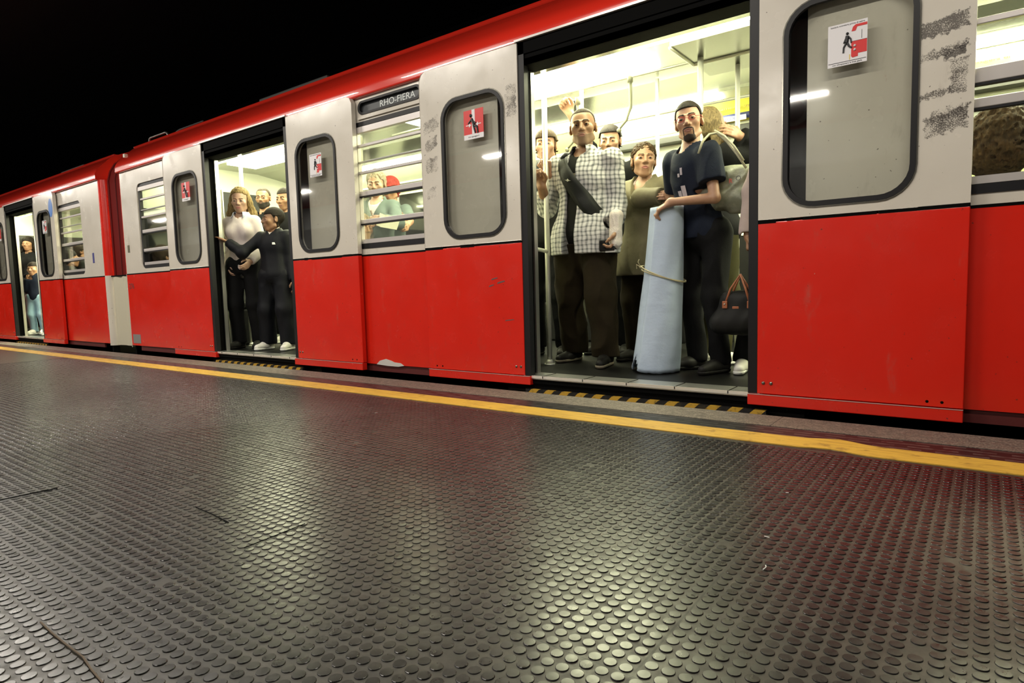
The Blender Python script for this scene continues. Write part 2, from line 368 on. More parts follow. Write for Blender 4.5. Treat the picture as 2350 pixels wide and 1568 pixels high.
def sticker_train(parent, cx, cz, y):        # white square sign: walking figure and a red train
    MB().box(cx-.073, cx+.073, y-.0015, y, cz-.085, cz+.085).build('warning_sticker', M_STK_WHITE, parent)
    MB().prism([[(cx+.015, cz+.004), (cx+.072, cz+.004), (cx+.072, cz-.046), (cx+.04, cz-.046), (cx+.04, cz-.058), (cx+.02, cz-.06), (cx+.015, cz-.054)]], y-.0024, y-.001).build('sticker_train', M_STK_RED, parent); r = MB(); r.prism([[(cx+.015, cz+.045), (cx+.02, cz+.062), (cx+.03, cz+.07), (cx+.072, cz+.07), (cx+.072, cz+.06), (cx+.036, cz+.06), (cx+.03, cz+.045)]], y-.0024, y-.001)
    r.build('sticker_train', M_STK_RED, parent)
    MB().ball((cx+.028, y-.003, cz-.014), .005).ball((cx+.028, y-.003, cz-.03), .005).build('sticker_dots', M_STK_WHITE, parent)
    g = MB(); y2 = y-.003
    def bar(a, b, r_): g.tube([(a[0]+cx, y2, a[1]+cz), (b[0]+cx, y2, b[1]+cz)], r_, 6)
    g.ball((cx, y2, cz+.04), .0055); bar((0, .03), (-.003, .004), .0075); bar((-.003, .004), (-.013, -.014), .004); bar((-.013, -.014), (-.014, -.034), .0035)
    bar((0, .004), (.007, -.012), .004); bar((.007, -.012), (.017, -.02), .0035); bar((.004, .028), (.013, .016), .003); bar((.013, .016), (.015, .0), .0028); bar((-.004, .026), (-.013, .004), .003)
    g.box(cx+.015, cx+.072, y-.0024, y-.001, cz+.004, cz+.0055); g.box(cx+.052, cx+.0535, y-.0024, y-.001, cz+.01, cz+.045); g.box(cx-.07, cx+.07, y-.0022, y-.001, cz-.071, cz-.069)
    g.build('sticker_figure', M_STK_BLACK, parent)
    MB().box(cx+.008, cx+.011, y-.0024, y-.001, cz-.066, cz-.045).build('sticker_line', M_STK_YEL, parent)
    text('sticker_text', 'lasciare scendere prima di salire', .0098, (cx, y-.0018, cz+.0765), M_STK_BLACK, parent, .0003)
    text('sticker_text', 'non oltrepassare la linea gialla', .0092, (cx, y-.0018, cz-.0775), M_STK_BLACK, parent, .0003)
def leaf(car, xo, side, cream, stick, wid=.785):
    """xo = x of the painted edge by the opening; side = +1 the leaf lies to the right of its opening"""
    xa, xb = (xo, xo+wid) if side > 0 else (xo-wid, xo)
    wc = xo+side*.355; root = empty('door_leaf', ((xa+xb)/2, 0, ZBOT)); attach(root, car); T = .035
    hole = rrect(wc, (WZ0+WZ1)/2, 2*WX-.015, WZ1-WZ0-.015, .12)
    cr = .05; top = [(xa, ZB+.012), (xb, ZB+.012)]
    far = [(xb, ZT-cr), (xb-.02, ZT-.012), (xb-cr, ZT), (xa, ZT)] if side > 0 else [(xb, ZT), (xa+cr, ZT), (xa+.02, ZT-.012), (xa, ZT-cr)]
    MB().prism([top+far, hole], 0, T).build('upper_panel', cream, root, bevel=.003)
    MB().box(xa, xb, 0, T, ZBOT+.055, ZB).build('lower_panel', M_RED, root, bevel=.003)
    ln = MB(); x = xa
    while x < xb-.001:                                                      # the chipped black line between the colours
        x2 = min(xb, x+random.uniform(.02, .2)); z0 = ZB-.001-(random.random() < .3)*.004
        if random.random() < .9: ln.box(x, x2, -.0012, T-.001, z0, ZB+.013+random.uniform(-.003, .001))
        x = x2+random.choice((0, .0, .008))
    ln.build('colour_line', M_BLACK, root)
    xk0, xk1 = (xa-.042, xb) if side > 0 else (xa, xb+.042)
    MB().box(xk0, xk1, -.008, T, ZBOT, ZBOT+.052).build('kick_strip', M_RED, root, bevel=.003)
    MB().box(xk0, xk1, -.0095, -.007, ZBOT+.050, ZBOT+.0525).build('kick_strip_edge', M_ALUW, root)
    MB().prism([rect(xo-.042, xo-.001, ZBOT+.054, ZT-.004) if side > 0 else rect(xo+.001, xo+.042, ZBOT+.054, ZT-.004)], .004, T+.01).build('edge_rubber', M_RUB, root, bevel=.006)
    sl = MB(); cz = (WZ0+WZ1)/2; h = WZ1-WZ0
    sl.prism([rrect(wc, cz, 2*WX+.012, h+.012, .135), rrect(wc, cz, 2*WX-.004, h-.004, .128)], -.004, .003)
    sl.build('window_frame', M_STEEL, root)
    sl = MB(); sl.prism([rrect(wc, cz, 2*WX, h, .13), rrect(wc, cz, 2*WX-.042, h-.042, .11)], -.007, .012).build('window_seal', M_RUB, root, bevel=.006)
    MB().prism([rrect(wc, cz, 2*WX-.035, h-.035, .11)], .008, .013).build('window_pane', M_GLASS, root)
    for dx in (.028, .062): MB().ball((xo+side*dx, 0, ZBOT+.105), .0085, 10, 6, (1, .6, 1)).build('bolt', M_STEEL, root, True)
    for dx in (.07, .12): MB().ball((xo+side*(wid-dx), 0, ZBOT+.03+.045), .006, 8, 5, (1, .4, 1)).build('bolt_hole', M_BLACK, root, True)
    sc = wc if side > 0 else wc+.015
    if stick == 'train': sticker_train(root, wc-.003, 1.578, .0055)
    elif stick: sticker_push(root, wc+.012, 1.61, .0055)
    return root
PB = .05                                     # body skin stands back this far behind the leaves
def win_bars(car, x0, x1, z0=.965, z1=1.79, r=.0, bars=((1.655, .010), (1.54, .006), (1.465, .010), (1.315, .017), (1.115, .015))):
    f = MB(); y = PB+(.010 if r else -.004)
    f.prism([rect(x0, x1, z0-.045, z1+.03), rect(x0+(.03 if r else 0), x1-(.0 if r else 0), z0-.01, z1)], y, y+.03)
    o = f.build('window_frame', M_RUB, car)
    MB().box(x0, x1, y-.004, y+.028, z1-.045, z1-.005).build('window_top_rail', M_ALUW, car); MB().box(x0, x1, y, y+.028, z0-.008, z0+.022).build('window_bottom_rail', M_ALUW, car)
    for z, t in bars:
        c = MB(); c.box(x0, x1, y+.002, y+.026, z-t, z+t); c.build('window_bar', M_ALUW if t > .008 else M_ALU, car, bevel=.003)
        if t > .012: MB().box(x0, x1, y+.004, y+.03, z-t-.009, z-t).build('bar_gasket', M_RUB, car)
    MB().box(x0+.001, x1-.001, y+.028, y+.032, z0, z1).build('window_pane', M_GLASS, car)
def m_stripe():
    P, x, y, z = coords(); s = (x-z*1.05).mod(.107).lt(.054); n = noise(P, 30, 4)
    c = mix(s, (.008, .007, .006), (.50, .29, .03)); c = mix(smooth(n, .5, .7)*.7, c, (.05, .035, .015))
    return dict(color=c, rough=.5)
M_STRIPE = mat('hazard_stripes', fn=m_stripe)
def opening(car, xa, xb):
    """portal, sill, step and threshold of one doorway; xa, xb = painted leaf edges"""
    k = .19
    fr = MB(); yb, ye = PB, .15
    fr.box(xa-k, xa-.015, yb+.005, ye, FL-.02, 1.99).box(xb+.015, xb+k, yb+.005, ye, FL-.02, 1.99).box(xa-k, xb+k, yb+.005, ye, 1.90, 2.06)
    fr.build('door_portal', M_BLACK, car)
    MB().box(xa-.012, xb+.012, -.012, .012, 2.0, 2.012).build('door_head_drip_rail', M_ALUW, car)
    MB().box(xa+.002, xb-.002, .004, PB+.01, 1.93, 1.998).build('door_head', M_BLACK, car)
    MB().box(xa+.002, xb-.002, .012, .15, 1.87, 1.905).box(xa+.002, xb-.002, .012, .02, 1.87, 1.96).build('door_track', M_BLACK, car)
    for xx in (xa+.0, xb-.012): MB().box(xx, xx+.012, ye-.035, ye, FL, 1.91).build('portal_edge_trim', M_ALU, car)
    MB().box(xa-.02, xb+.02, .02, .16, FL-.004, FL+.002).box(xa-.02, xb+.02, .012, .022, FL-.02, FL+.002).build('door_sill', M_ALU, car, bevel=.002)
    MB().box(xa-.012, xb+.012, .008, .014, FL-.012, FL+.004).build('sill_highlight_edge', mat('sill_highlight_pale', (.85, .84, .8), .2, .6), car)  # pale polished strip added along the sill front to carry its highlight
    for i_ in range(5): MB().box(xa+.12+i_*.27, xa+.124+i_*.27, .006, .15, FL-.01, FL+.0035).build('sill_joint', M_BLACK, car)
    MB().box(xa-.02, xb+.02, .02, .12, FL-.045, FL-.02).box(xa-.02, xb+.02, .03, .14, -.06, FL-.045).build('sill_rail', M_BLACK, car)
    MB().box(xa+.0, xb+.04, .004, .03, -.11, .002).build('door_step', M_STRIPE, car)
def side_panel(car, x0, x1, win=None, sign=None, cream=None):
    """body skin between two portals; win = (x0, x1) of the window gap"""
    cream = cream or M_CREAM
    hz0, hz1 = .92, 1.82
    loops = [rect(x0, x1, ZB+.006, 1.99)]
    if win: loops.append(rrect((win[0]+win[1])/2, (hz0+hz1)/2, win[1]-win[0], hz1-hz0, win[2]))
    if sign: loops.append(rrect((sign[0]+sign[1])/2, 1.915, sign[1]-sign[0], .086, .042))
    MB().prism(loops, PB, PB+.03).build('body_side_upper', cream, car)
    MB().box(x0, x1, PB, PB+.03, .075, ZB-.006).build('body_side_lower', M_RED, car)
    MB().box(x0, x1, PB-.001, PB+.02, ZB-.006, ZB+.006).build('waist_line', M_BLACK, car)
    MB().box(x0+.2, x1-.2, PB+.012, PB+.03, .02, .075).build('underframe_slot', mat('dark_red_underframe', (.09, .008, .007), .6), car)
    MB().box(x0, x1, PB+.03, PB+.1, -.7, .075).build('underframe', M_BLACK, car)
def roof(car, x0, x1):
    pr = [(PB, 1.985), (.030, 1.986), (.0205, 1.990), (.0200, 1.998), (.0200, 2.035), (.0205, 2.045), (.024, 2.06), (.034, 2.085), (.055, 2.115), (.082, 2.145), (.12, 2.185), (.17, 2.235), (.22, 2.277), (.235, 2.29), (.232, 2.305), (.245, 2.312), (.262, 2.308), (.29, 2.31), (.5, 2.40), (.8, 2.46), (1.35, 2.49)]
    full = pr+[(2.7-y, z) for y, z in reversed(pr[:-1])]
    o = MB().profile(full, x0, x1).build('roof_shell', M_ROOF, car, True)
    # end caps
    for x in (x0, x1): MB().prism([full], x-.004, x+.004, 0).build('roof_end', M_ROOF, car)
    MB().box(x0+.02, x1-.02, 2.6, 2.65, FL, 2.0).build('far_body_side', M_RED, car)
def lamp_strip(car, x0, x1, y0, y1, z, m, nm='ceiling_light'):
    MB().box(x0, x1, y0, y1, z-.02, z).build(nm, m, car)
def pole(car, x, y, z0=FL, z1=2.02, r=.016):
    MB().tube([(x, y, z0), (x, y, z1)], r, 12).tube([(x, y, z0), (x, y, z0+.012)], .035, 14).tube([(x, y, z0+.012), (x, y, z0+.04)], [.03, r]).build('grab_pole', M_POLE, car, True)
def interior(car, x0, x1):
    MB().box(x0, x1, .08, 2.62, -.06, FL).build('car_floor', M_CAR_FLOOR, car)
    c = MB(); c.profile([(.15, 1.955), (.46, 1.975), (.47, 2.03), (.62, 2.09), (1.0, 2.17), (1.7, 2.17), (2.05, 2.12), (2.1, 2.11)], x0, x1)
    c.build('interior_ceiling', mat('ceiling_steel', (.40, .41, .35), .22, .75), car)
    c = MB(); c.profile([(2.1, 2.11), (2.3, 2.09), (2.44, 1.935), (2.44, 1.90)], x0, x1).build('advert_cove', M_INT, car)
    MB().profile([(2.44, 1.915), (2.42, 1.905), (2.42, 1.86), (2.55, 1.86)], x0, x1).build('far_window_head', M_DARKG, car)
    MB().box(x0, x1, 2.55, 2.58, 1.0, 1.90).build('far_side_lining', M_INT, car)
    MB().box(x0, x1, 2.52, 2.59, FL, 1.0).build('far_side_shade_dado', M_DARKL, car)  # lower wall coloured near black to stand for deep interior shade
M_STRAP = mat('strap_rubber', (.25, .25, .18), .5)
def strap(car, x, y, z, dx=-.09):
    MB().tube([(x, y, z), (x, y, z-.05)], .02, 10).tube([(x, y, z-.05), (x+.003, y, z-.13), (x+.002, y, z-.22), (x+dx*.35, y, z-.30), (x+dx, y, z-.355)], [.013, .012, .011, .009, .007], 8).ball((x+dx, y, z-.36), .017).build('strap_handle', M_STRAP, car, True)
def seats(car, x0, x1, y0, y1):
    MB().box(x0, x1, y0, y1, .46, .53).box(x0, x1, y0, y1, FL, .46).build('bench_seat', M_DARKL, car, bevel=.02)
# --- near car
CAR = empty('metro_car', (-3.8, 1.35, FL), 'red and cream metro car whose wide open doorway shows the standing passengers', 'train car')
X0, X1 = -7.72, 4.2
OPS = [(-2.178, -.838), (-5.795, -4.455), (1.44, 2.78)]
leaf(CAR, -.838, 1, M_CREAM_R, 'train'); leaf(CAR, -2.178, -1, M_CREAM_M, 'push', .79)
leaf(CAR, -4.455, 1, M_CREAM, 'train', .805); leaf(CAR, -5.795, -1, M_CREAM, 'push', .765)
for a, b in OPS[:2]: opening(CAR, a, b)
side_panel(CAR, -4.455+.19, -2.178-.19, (-3.66, -2.95, .03), (-3.63, -3.0))
side_panel(CAR, -.838+.19, 1.3, (-.07, .62, .03), None)
side_panel(CAR, X0+.02, -5.795-.19, (-7.30, -6.50, .07), None)
win_bars(CAR, -3.68, -2.94); win_bars(CAR, -.07, .62, bars=((1.565, .012), (1.365, .028), (1.262, .018))); win_bars(CAR, -7.29, -6.51, r=1)
roof(CAR, X0, X1)
interior(CAR, X0+.05, X1)
# --- near car, details
def corner_post(car, x, s):                   # rounded vertical end of the body
    v = MB(); pr = [(x, PB), (x+s*.03, PB+.006), (x+s*.055, PB+.03), (x+s*.065, PB+.07), (x+s*.065, PB+.35)]
    for z0, z1, m, nm in ((ZB+.006, 1.99, M_RED, 'body_corner'), (.05, ZB+.006, M_CREAM, 'body_corner')):
        V = [(a, b, z0) for a, b in pr]+[(a, b, z1) for a, b in pr]; n = len(pr)
        obj(nm, V, [(i, i+1, i+1+n, i+n) for i in range(n-1)], m, car, True)
corner_post(CAR, X0+.02, -1)
rs = MB(); sx0, sx1 = -3.615, -3.015
rs.prism([rrect(-3.315, 1.915, .64, .096, .047), rrect(-3.315, 1.915, .60, .066, .033)], PB-.006, PB+.01).build('destination_frame', M_RUB, CAR)
MB().box(-3.63, -3.0, PB+.02, PB+.05, 1.87, 1.96).build('destination_board', mat('board_grey', (.06, .065, .07), .4), CAR)
text('destination_text', 'RHO-FIERA', .062, (-3.25, PB+.018, 1.913), mat('board_letters', (.5, .5, .48), .5, emit=(.9, .95, .85), es=.08), CAR, .001, sx=1.15)
MB().box(-3.63, -3.0, PB-.012, PB, 1.835, 1.85).build('rain_ledge', M_CREAM, CAR)
text('car_number', '276', .085, (-7.60, PB-.001, .735), mat('number_dark', (.10, .03, .03), .5), CAR, .0006)
MB().box(-7.66, -7.47, PB-.002, PB+.01, .10, .20).build('grey_patch', mat('patch_grey', (.22, .21, .2), .5), CAR)
MB().box(-7.625, -7.575, PB-.002, PB+.01, 1.11, 1.19).build('side_plate', mat('plate_olive', (.11, .10, .06), .5), CAR)
cp = [(865, 836), (872, 828), (886, 824), (898, 828), (906, 832), (920, 834), (928, 840), (915, 842), (890, 840)]
MB().prism([[(at(u, v, PB).x, at(u, v, PB).z) for u, v in cp]], PB-.0015, PB+.002).build('paint_chip', mat('chipped_white', (.55, .53, .50), .6), CAR)
for u_, v_, w__, h__ in ((1135, 640, .05, .008), (1150, 648, .06, .010), (1128, 656, .04, .008), (1170, 735, .07, .006)):
    q_ = at(u_, v_, 0); MB().prism([[(q_.x-w__/2, q_.z-h__), (q_.x, q_.z-h__*.3), (q_.x+w__/2, q_.z+h__*.4), (q_.x+w__*.4, q_.z+h__), (q_.x-w__*.1, q_.z+h__*.5), (q_.x-w__*.45, q_.z)]], -.001, .002).build('grey_scuff', mat('scuff_grey', (.12, .07, .07), .7), CAR)
# roof gear
MB().tube([(-7.62, .36, 2.32), (-7.61, .36, 2.395), (-7.58, .36, 2.405), (-7.22, .36, 2.405), (-7.18, .36, 2.39), (-7.14, .36, 2.33)], .011, 8).build('roof_grab_rail', M_ALU, CAR, True)
MB().tube([(-7.02, .36, 2.32), (-6.97, .36, 2.37), (-6.9, .36, 2.38), (-6.4, .36, 2.38)], .008, 8).build('roof_cable', mat('cable_grey', (.08, .08, .08), .5), CAR, True)
MB().box(-5.35, -4.35, .34, .9, 2.30, 2.385).build('roof_vent_box', mat('vent_grey', (.07, .07, .065), .6), CAR, bevel=.01)
MB().box(X0+.03, X0+.07, .1, 2.55, FL, 2.2).build('end_bulkhead', M_INT, CAR)
MB().box(X0+.066, X0+.074, .9, 1.8, FL+.05, 1.9).build('end_door', M_DARKG, CAR); MB().box(X0+.07, X0+.078, .2, .8, 1.0, 1.62).box(X0+.07, X0+.078, 1.9, 2.5, 1.0, 1.62).build('end_window', mat('far_pane', (.015, .016, .015), .05, spec=.7), CAR)
for a_, b_ in ((X0+.05, -5.985), (-4.265, -2.368), (-.648, 4.)): MB().box(a_, b_, PB+.11, PB+.125, 1.80, 2.02).box(a_, b_, PB+.11, PB+.125, FL, .93).build('near_side_lining', M_INT, CAR)
# --- interior lights and fittings of the near car
lamp_strip(CAR, X0+.1, 1.9, .48, .545, 2.012, M_LAMP)
lamp_strip(CAR, -4.3, -1.92, 1.03, 1.40, 2.165, M_LAMP)
lamp_strip(CAR, -7.2, -5.2, 1.03, 1.40, 2.165, M_LAMP2)
lamp_strip(CAR, -.5, 1.2, 1.03, 1.40, 2.165, M_LAMP)
lamp_strip(CAR, -4.6, -1.75, 2.12, 2.25, 2.105, M_LAMP)
lamp_strip(CAR, -7.3, -5.0, 2.12, 2.25, 2.105, M_LAMP2)
lamp_strip(CAR, -.9, 1.2, 2.12, 2.25, 2.105, M_LAMP)
pole(CAR, -2.328, .496, z1=2.0, r=.017)
MB().tube([(-2.328, .496, .84), (-2.31, .40, .845), (-2.25, .16, .85)], .013, 8).build('grab_rail', M_POLE, CAR, True)
pole(CAR, -1.445, .92, z1=2.13, r=.018); pole(CAR, -1.305, 1.2, z1=2.16, r=.015); pole(CAR, -2.04, 1.62, z1=2.16, r=.014); pole(CAR, -2.43, 1.15, z1=2.16, r=.015)
pole(CAR, -5.97, .27, z1=1.62, r=.012); MB().tube([(-5.97, .27, 1.60), (-5.985, .28, 1.63), (-6.03, .30, 1.645), (-6.08, .31, 1.63), (-6.10, .31, 1.55), (-6.10, .31, .9)], .012, 8).build('grab_rail', M_POLE, CAR, True)
pole(CAR, -5.988, .494, z1=1.98, r=.018)
pole(CAR, -3.45, .55, z1=1.98, r=.016); pole(CAR, -3.05, .9, z1=2.1, r=.016)
MB().tube([(-4.4, 1.08, 2.035), (-.6, 1.08, 2.035)], .009, 8).build('ceiling_rail', M_POLE, CAR, True)
MB().tube([(-7.2, 1.9, 1.98), (-.4, 1.9, 1.98)], .012, 8).build('ceiling_rail', M_POLE, CAR, True)
strap(CAR, -2.0, 1.08, 2.05); strap(CAR, -2.42, 1.08, 1.98, -.1); strap(CAR, -4.75, 1.0, 2.06, -.06)
# hanging ceiling cabinet with a pale edge line
hc = empty('ceiling_cabinet', (-1.2, .9, 1.98)); attach(hc, CAR)
MB().box(-1.52, -.75, .62, 1.30, 1.99, 2.15).build('cabinet_body', mat('cabinet_steel', (.2, .2, .17), .25, .8), hc)
e = MB(); zz = 1.985
for a, b in (((-1.52, .62), (-1.52, 1.0)), ((-1.52, 1.0), (-.75, 1.0)), ((-1.04, .62), (-1.04, 1.0)), ((-.75, 1.0), (-.75, .62))): e.tube([(*a, zz), (*b, zz)], .009, 6)
e.build('cabinet_edge_line', mat('pale_edge', (.75, .75, .6), .4), hc)
# adverts along the far cove
def advert(x0, x1, m, nm='advert_card', parent=CAR):
    a = (2.302, 2.087); b = (2.436, 1.94); d = .004
    return MB().add([(x0, a[0]-d, a[1]-d), (x1, a[0]-d, a[1]-d), (x1, b[0]-d, b[1]-d), (x0, b[0]-d, b[1]-d)], [(0, 1, 2, 3)]).build(nm, m, parent)
advert(-2.02, -1.45, mat('advert_yellow', (.80, .76, .12), .45))
ay = lambda t: (2.302+(2.436-2.302)*t-.008, 2.087+(1.94-2.087)*t-.006)
AR = (math.pi/2-.739, 0, 0)
p_ = ay(.32); text('advert_text', 'rtamenti lig', .062, (-1.70, *p_), mat('advert_ink', (.48, .38, .12), .6), CAR, .0004, rot=AR)
p_ = ay(.75); MB().tube([(-1.94, *p_), (-1.56, *p_)], .026, 10).build('advert_pill', mat('advert_blue', (.05, .06, .20), .5), CAR, True)
p_ = (p_[0]-.02, p_[1]-.02); MB().box(-1.86, -1.60, p_[0]-.006, p_[0]+.004, p_[1]-.02, p_[1]+.02).build('advert_pill_face', mat('advert_pale', (.62, .66, .66), .5), CAR)
text('advert_text', '78000848', .042, (-1.73, p_[0]-.0075, p_[1]), MATS['advert_blue'], CAR, .0004)
advert(-2.75, -2.12, mat('advert_grey', (.60, .62, .50), .45)); advert(-3.6, -2.95, mat('advert_orange', (.66, .50, .2), .45)); advert(-1.35, -.72, mat('advert_green', (.35, .4, .1), .45))
advert(-.3, .4, MATS['advert_grey']); text('advert_text', 'Stravolgerà di', .05, (-.05, *ay(.4)), mat('advert_red', (.6, .1, .05), .5), CAR, .0004, rot=AR)
# far side doors and windows
def far_glass(car, x0, x1):
    MB().box(x0, x1, 2.543, 2.551, 1.08, 1.80).build('far_window', mat('far_pane', (.015, .016, .015), .05, spec=.7), car)
    MB().prism([rect(x0-.025, x1+.025, 1.055, 1.825), rect(x0, x1, 1.08, 1.80)], 2.535, 2.551).build('far_window_frame', M_ALU, car)
for a, b in ((-7.1, -6.4), (-5.9, -5.3), (-5.1, -4.5), (-3.9, -3.2), (-.6, .3)): far_glass(CAR, a, b)
seats(CAR, -4.2, -2.5, .2, .62); seats(CAR, -.6, .9, .2, .62); seats(CAR, -7.4, -6.2, .2, .62)
seats(CAR, -4.2, -2.5, 2.1, 2.5); seats(CAR, -.6, .9, 2.1, 2.5); seats(CAR, -7.4, -6.2, 2.1, 2.5)
# --- far car
CAR2 = empty('metro_car', (-12.5, 1.35, FL), 'far metro car beyond the gangway, red and cream, only its end in view', 'train car')
XE = -8.286
leaf(CAR2, -10.36, 1, M_CREAM, 'train', .75); leaf(CAR2, -11.62, -1, M_CREAM, 'push', .77); opening(CAR2, -11.62, -10.36)
side_panel(CAR2, -10.36+.19, XE-.02, (-9.66, -8.88, .07), None); side_panel(CAR2, -16, -11.62-.19, (-13.2, -12.42, .03), None)
win_bars(CAR2, -9.65, -8.89, r=1); roof(CAR2, -16, XE); interior(CAR2, -16, XE-.05); MB().box(-13.55, -13.5, .1, 2.55, FL, 2.2).build('end_bulkhead', M_INT, CAR2); MB().box(-13.5, -13.48, .1, 2.55, FL, 1.75).build('bulkhead_dimming_sheet', M_DARKG, CAR2); corner_post(CAR2, XE-.02, 1)  # dark sheet added over this bulkhead to dim it below the lit top
lamp_strip(CAR2, -15.8, XE-.2, .48, .545, 2.012, M_LAMP); lamp_strip(CAR2, -11.8, -8.6, 1.0, 1.4, 2.165, M_LAMP); lamp_strip(CAR2, -12.8, -8.8, 2.12, 2.25, 2.105, M_LAMP)
pole(CAR2, -11.42, .3, z1=1.99); pole(CAR2, -10.9, .8, z1=2.1); MB().tube([(-12.6, 1.3, 2.0), (-8.8, 1.3, 2.0)], .012, 8).build('ceiling_rail', M_POLE, CAR2, True)
seats(CAR2, -10.2, -8.5, 2.1, 2.5)
MB().ball((-9.72, .0, 1.80), .075, 16, 8, (1, .03, 1.6)).build('door_badge', mat('badge_blue', (.08, .22, .60), .4), CAR2, True)
MB().box(-8.62, -8.57, PB-.002, PB+.01, 1.04, 1.16).build('side_plate', mat('plate_blue', (.05, .05, .22), .5), CAR2)
MB().box(-10.3, -9.5, .34, .9, 2.30, 2.375).build('roof_vent_box', MATS['vent_grey'], CAR2, bevel=.01)
# --- gangway between the cars
G = empty('gangway', (-8.0, 1.3, .05), 'dark red hood and cream skirt joining the two metro cars', 'gangway')
def sweep(x0, x1, pr, m, nm): return MB().profile(pr, x0, x1).build(nm, m, G, True)
M_GANG = mat('gangway_dark_red', (.13, .005, .004), .8, spec=.1)
gp = [(.12, ZB), (.12, 1.97), (.15, 2.08), (.21, 2.18), (.31, 2.27), (.5, 2.36), (1.35, 2.44), (2.3, 2.3), (2.6, 2.0)]
sweep(-8.225, -7.76, gp, M_GANG, 'hood')
for x in (-8.17, -7.99, -7.82): MB().profile([(y-.012, z+.006) for y, z in gp], x-.012, x+.012).build('hood_rib', M_GANG, G, True)
sk = [(-8.225, .11), (-8.19, .09), (-8.10, .085), (-7.99, .10), (-7.9, .085), (-7.82, .09), (-7.78, .11)]
V = [(x, y, .06) for x, y in sk]+[(x, y, ZB-.005) for x, y in sk]; n_ = len(sk)
obj('skirt', V, [(i, i+1, i+1+n_, i+n_) for i in range(n_-1)], mat('skirt_cream', (.50, .47, .36), .55), G, True)
MB().box(-8.225, -7.76, .085, .14, ZB-.012, ZB+.004).build('skirt_top_band', M_BLACK, G)
# ================================================================== PEOPLE: implicit surfaces meshed with surface nets
def nrm(v): v = np.asarray(v, float); return v/np.linalg.norm(v)
def cap(a, b, ra, rb=None):
    a = np.asarray(a, np.float32); b = np.asarray(b, np.float32); rb = ra if rb is None else rb
    lo = np.minimum(a-ra, b-rb); hi = np.maximum(a+ra, b+rb)
    def f(P):
        ba = b-a; t = np.clip(((P-a) @ ba)/max(1e-9, float(ba @ ba)), 0, 1)
        return np.linalg.norm(P-a-t[..., None]*ba, axis=-1)-(ra+(rb-ra)*t)
    return f, lo, hi
def ell(c, r, R=None):
    c = np.asarray(c, np.float32); r = np.asarray(r, np.float32); m = float(max(r))
    def f(P):
        q = P-c
        if R is not None: q = q @ np.asarray(R, np.float32)
        k0 = np.linalg.norm(q/r, axis=-1); k1 = np.linalg.norm(q/(r*r), axis=-1)
        return k0*(k0-1)/np.maximum(k1, 1e-6)
    return f, c-m, c+m
def union(prims, k):
    """smooth union; prims are (f, lo, hi)"""
    lo = np.min([p[1] for p in prims], 0); hi = np.max([p[2] for p in prims], 0)
    def f(P):
        d = prims[0][0](P)
        for p in prims[1:]:
            e = p[0](P); h = np.clip(.5+.5*(e-d)/k, 0, 1); d = e+(d-e)*h-k*h*(1-h)
        return d
    return f, lo, hi
def sub(A, B, k=.006):
    def f(P):
        a = A[0](P); b = -B[0](P); h = np.clip(.5-.5*(a-b)/k, 0, 1); return b+(a-b)*h+k*h*(1-h) if False else np.maximum(a, b)+np.maximum(k-np.abs(a-b), 0)**2/(4*k)
    return f, A[1], A[2]
def clipf(A, g, k=.003):              # keep where g(P) < 0
    def f(P):
        a = A[0](P); b = g(P); return np.maximum(a, b)+np.maximum(k-np.abs(a-b), 0)**2/(4*k)
    return f, A[1], A[2]
def grow(A, e):
    def f(P): return A[0](P)-(e(P) if callable(e) else e)
    m = .03; return f, A[1]-m, A[2]+m
def folds(amp, sc=28., seed=0, dirs=(1, 1, .6)):
    rng = np.random.default_rng(seed); K = rng.normal(0, 1, (6, 3))*np.array(dirs)*sc; ph = rng.random(6)*6.28
    K = K.astype(np.float32)
    def g(P):
        s = 0; w = np.sin(P @ K[0]*.45+ph[0])*.9
        for i in range(1, 6): s = s+np.sin(P @ K[i]+ph[i]+w*1.4)
        s = s/2.6; return amp*(1-np.abs(s))*np.sign(1)-amp*.5
    return g
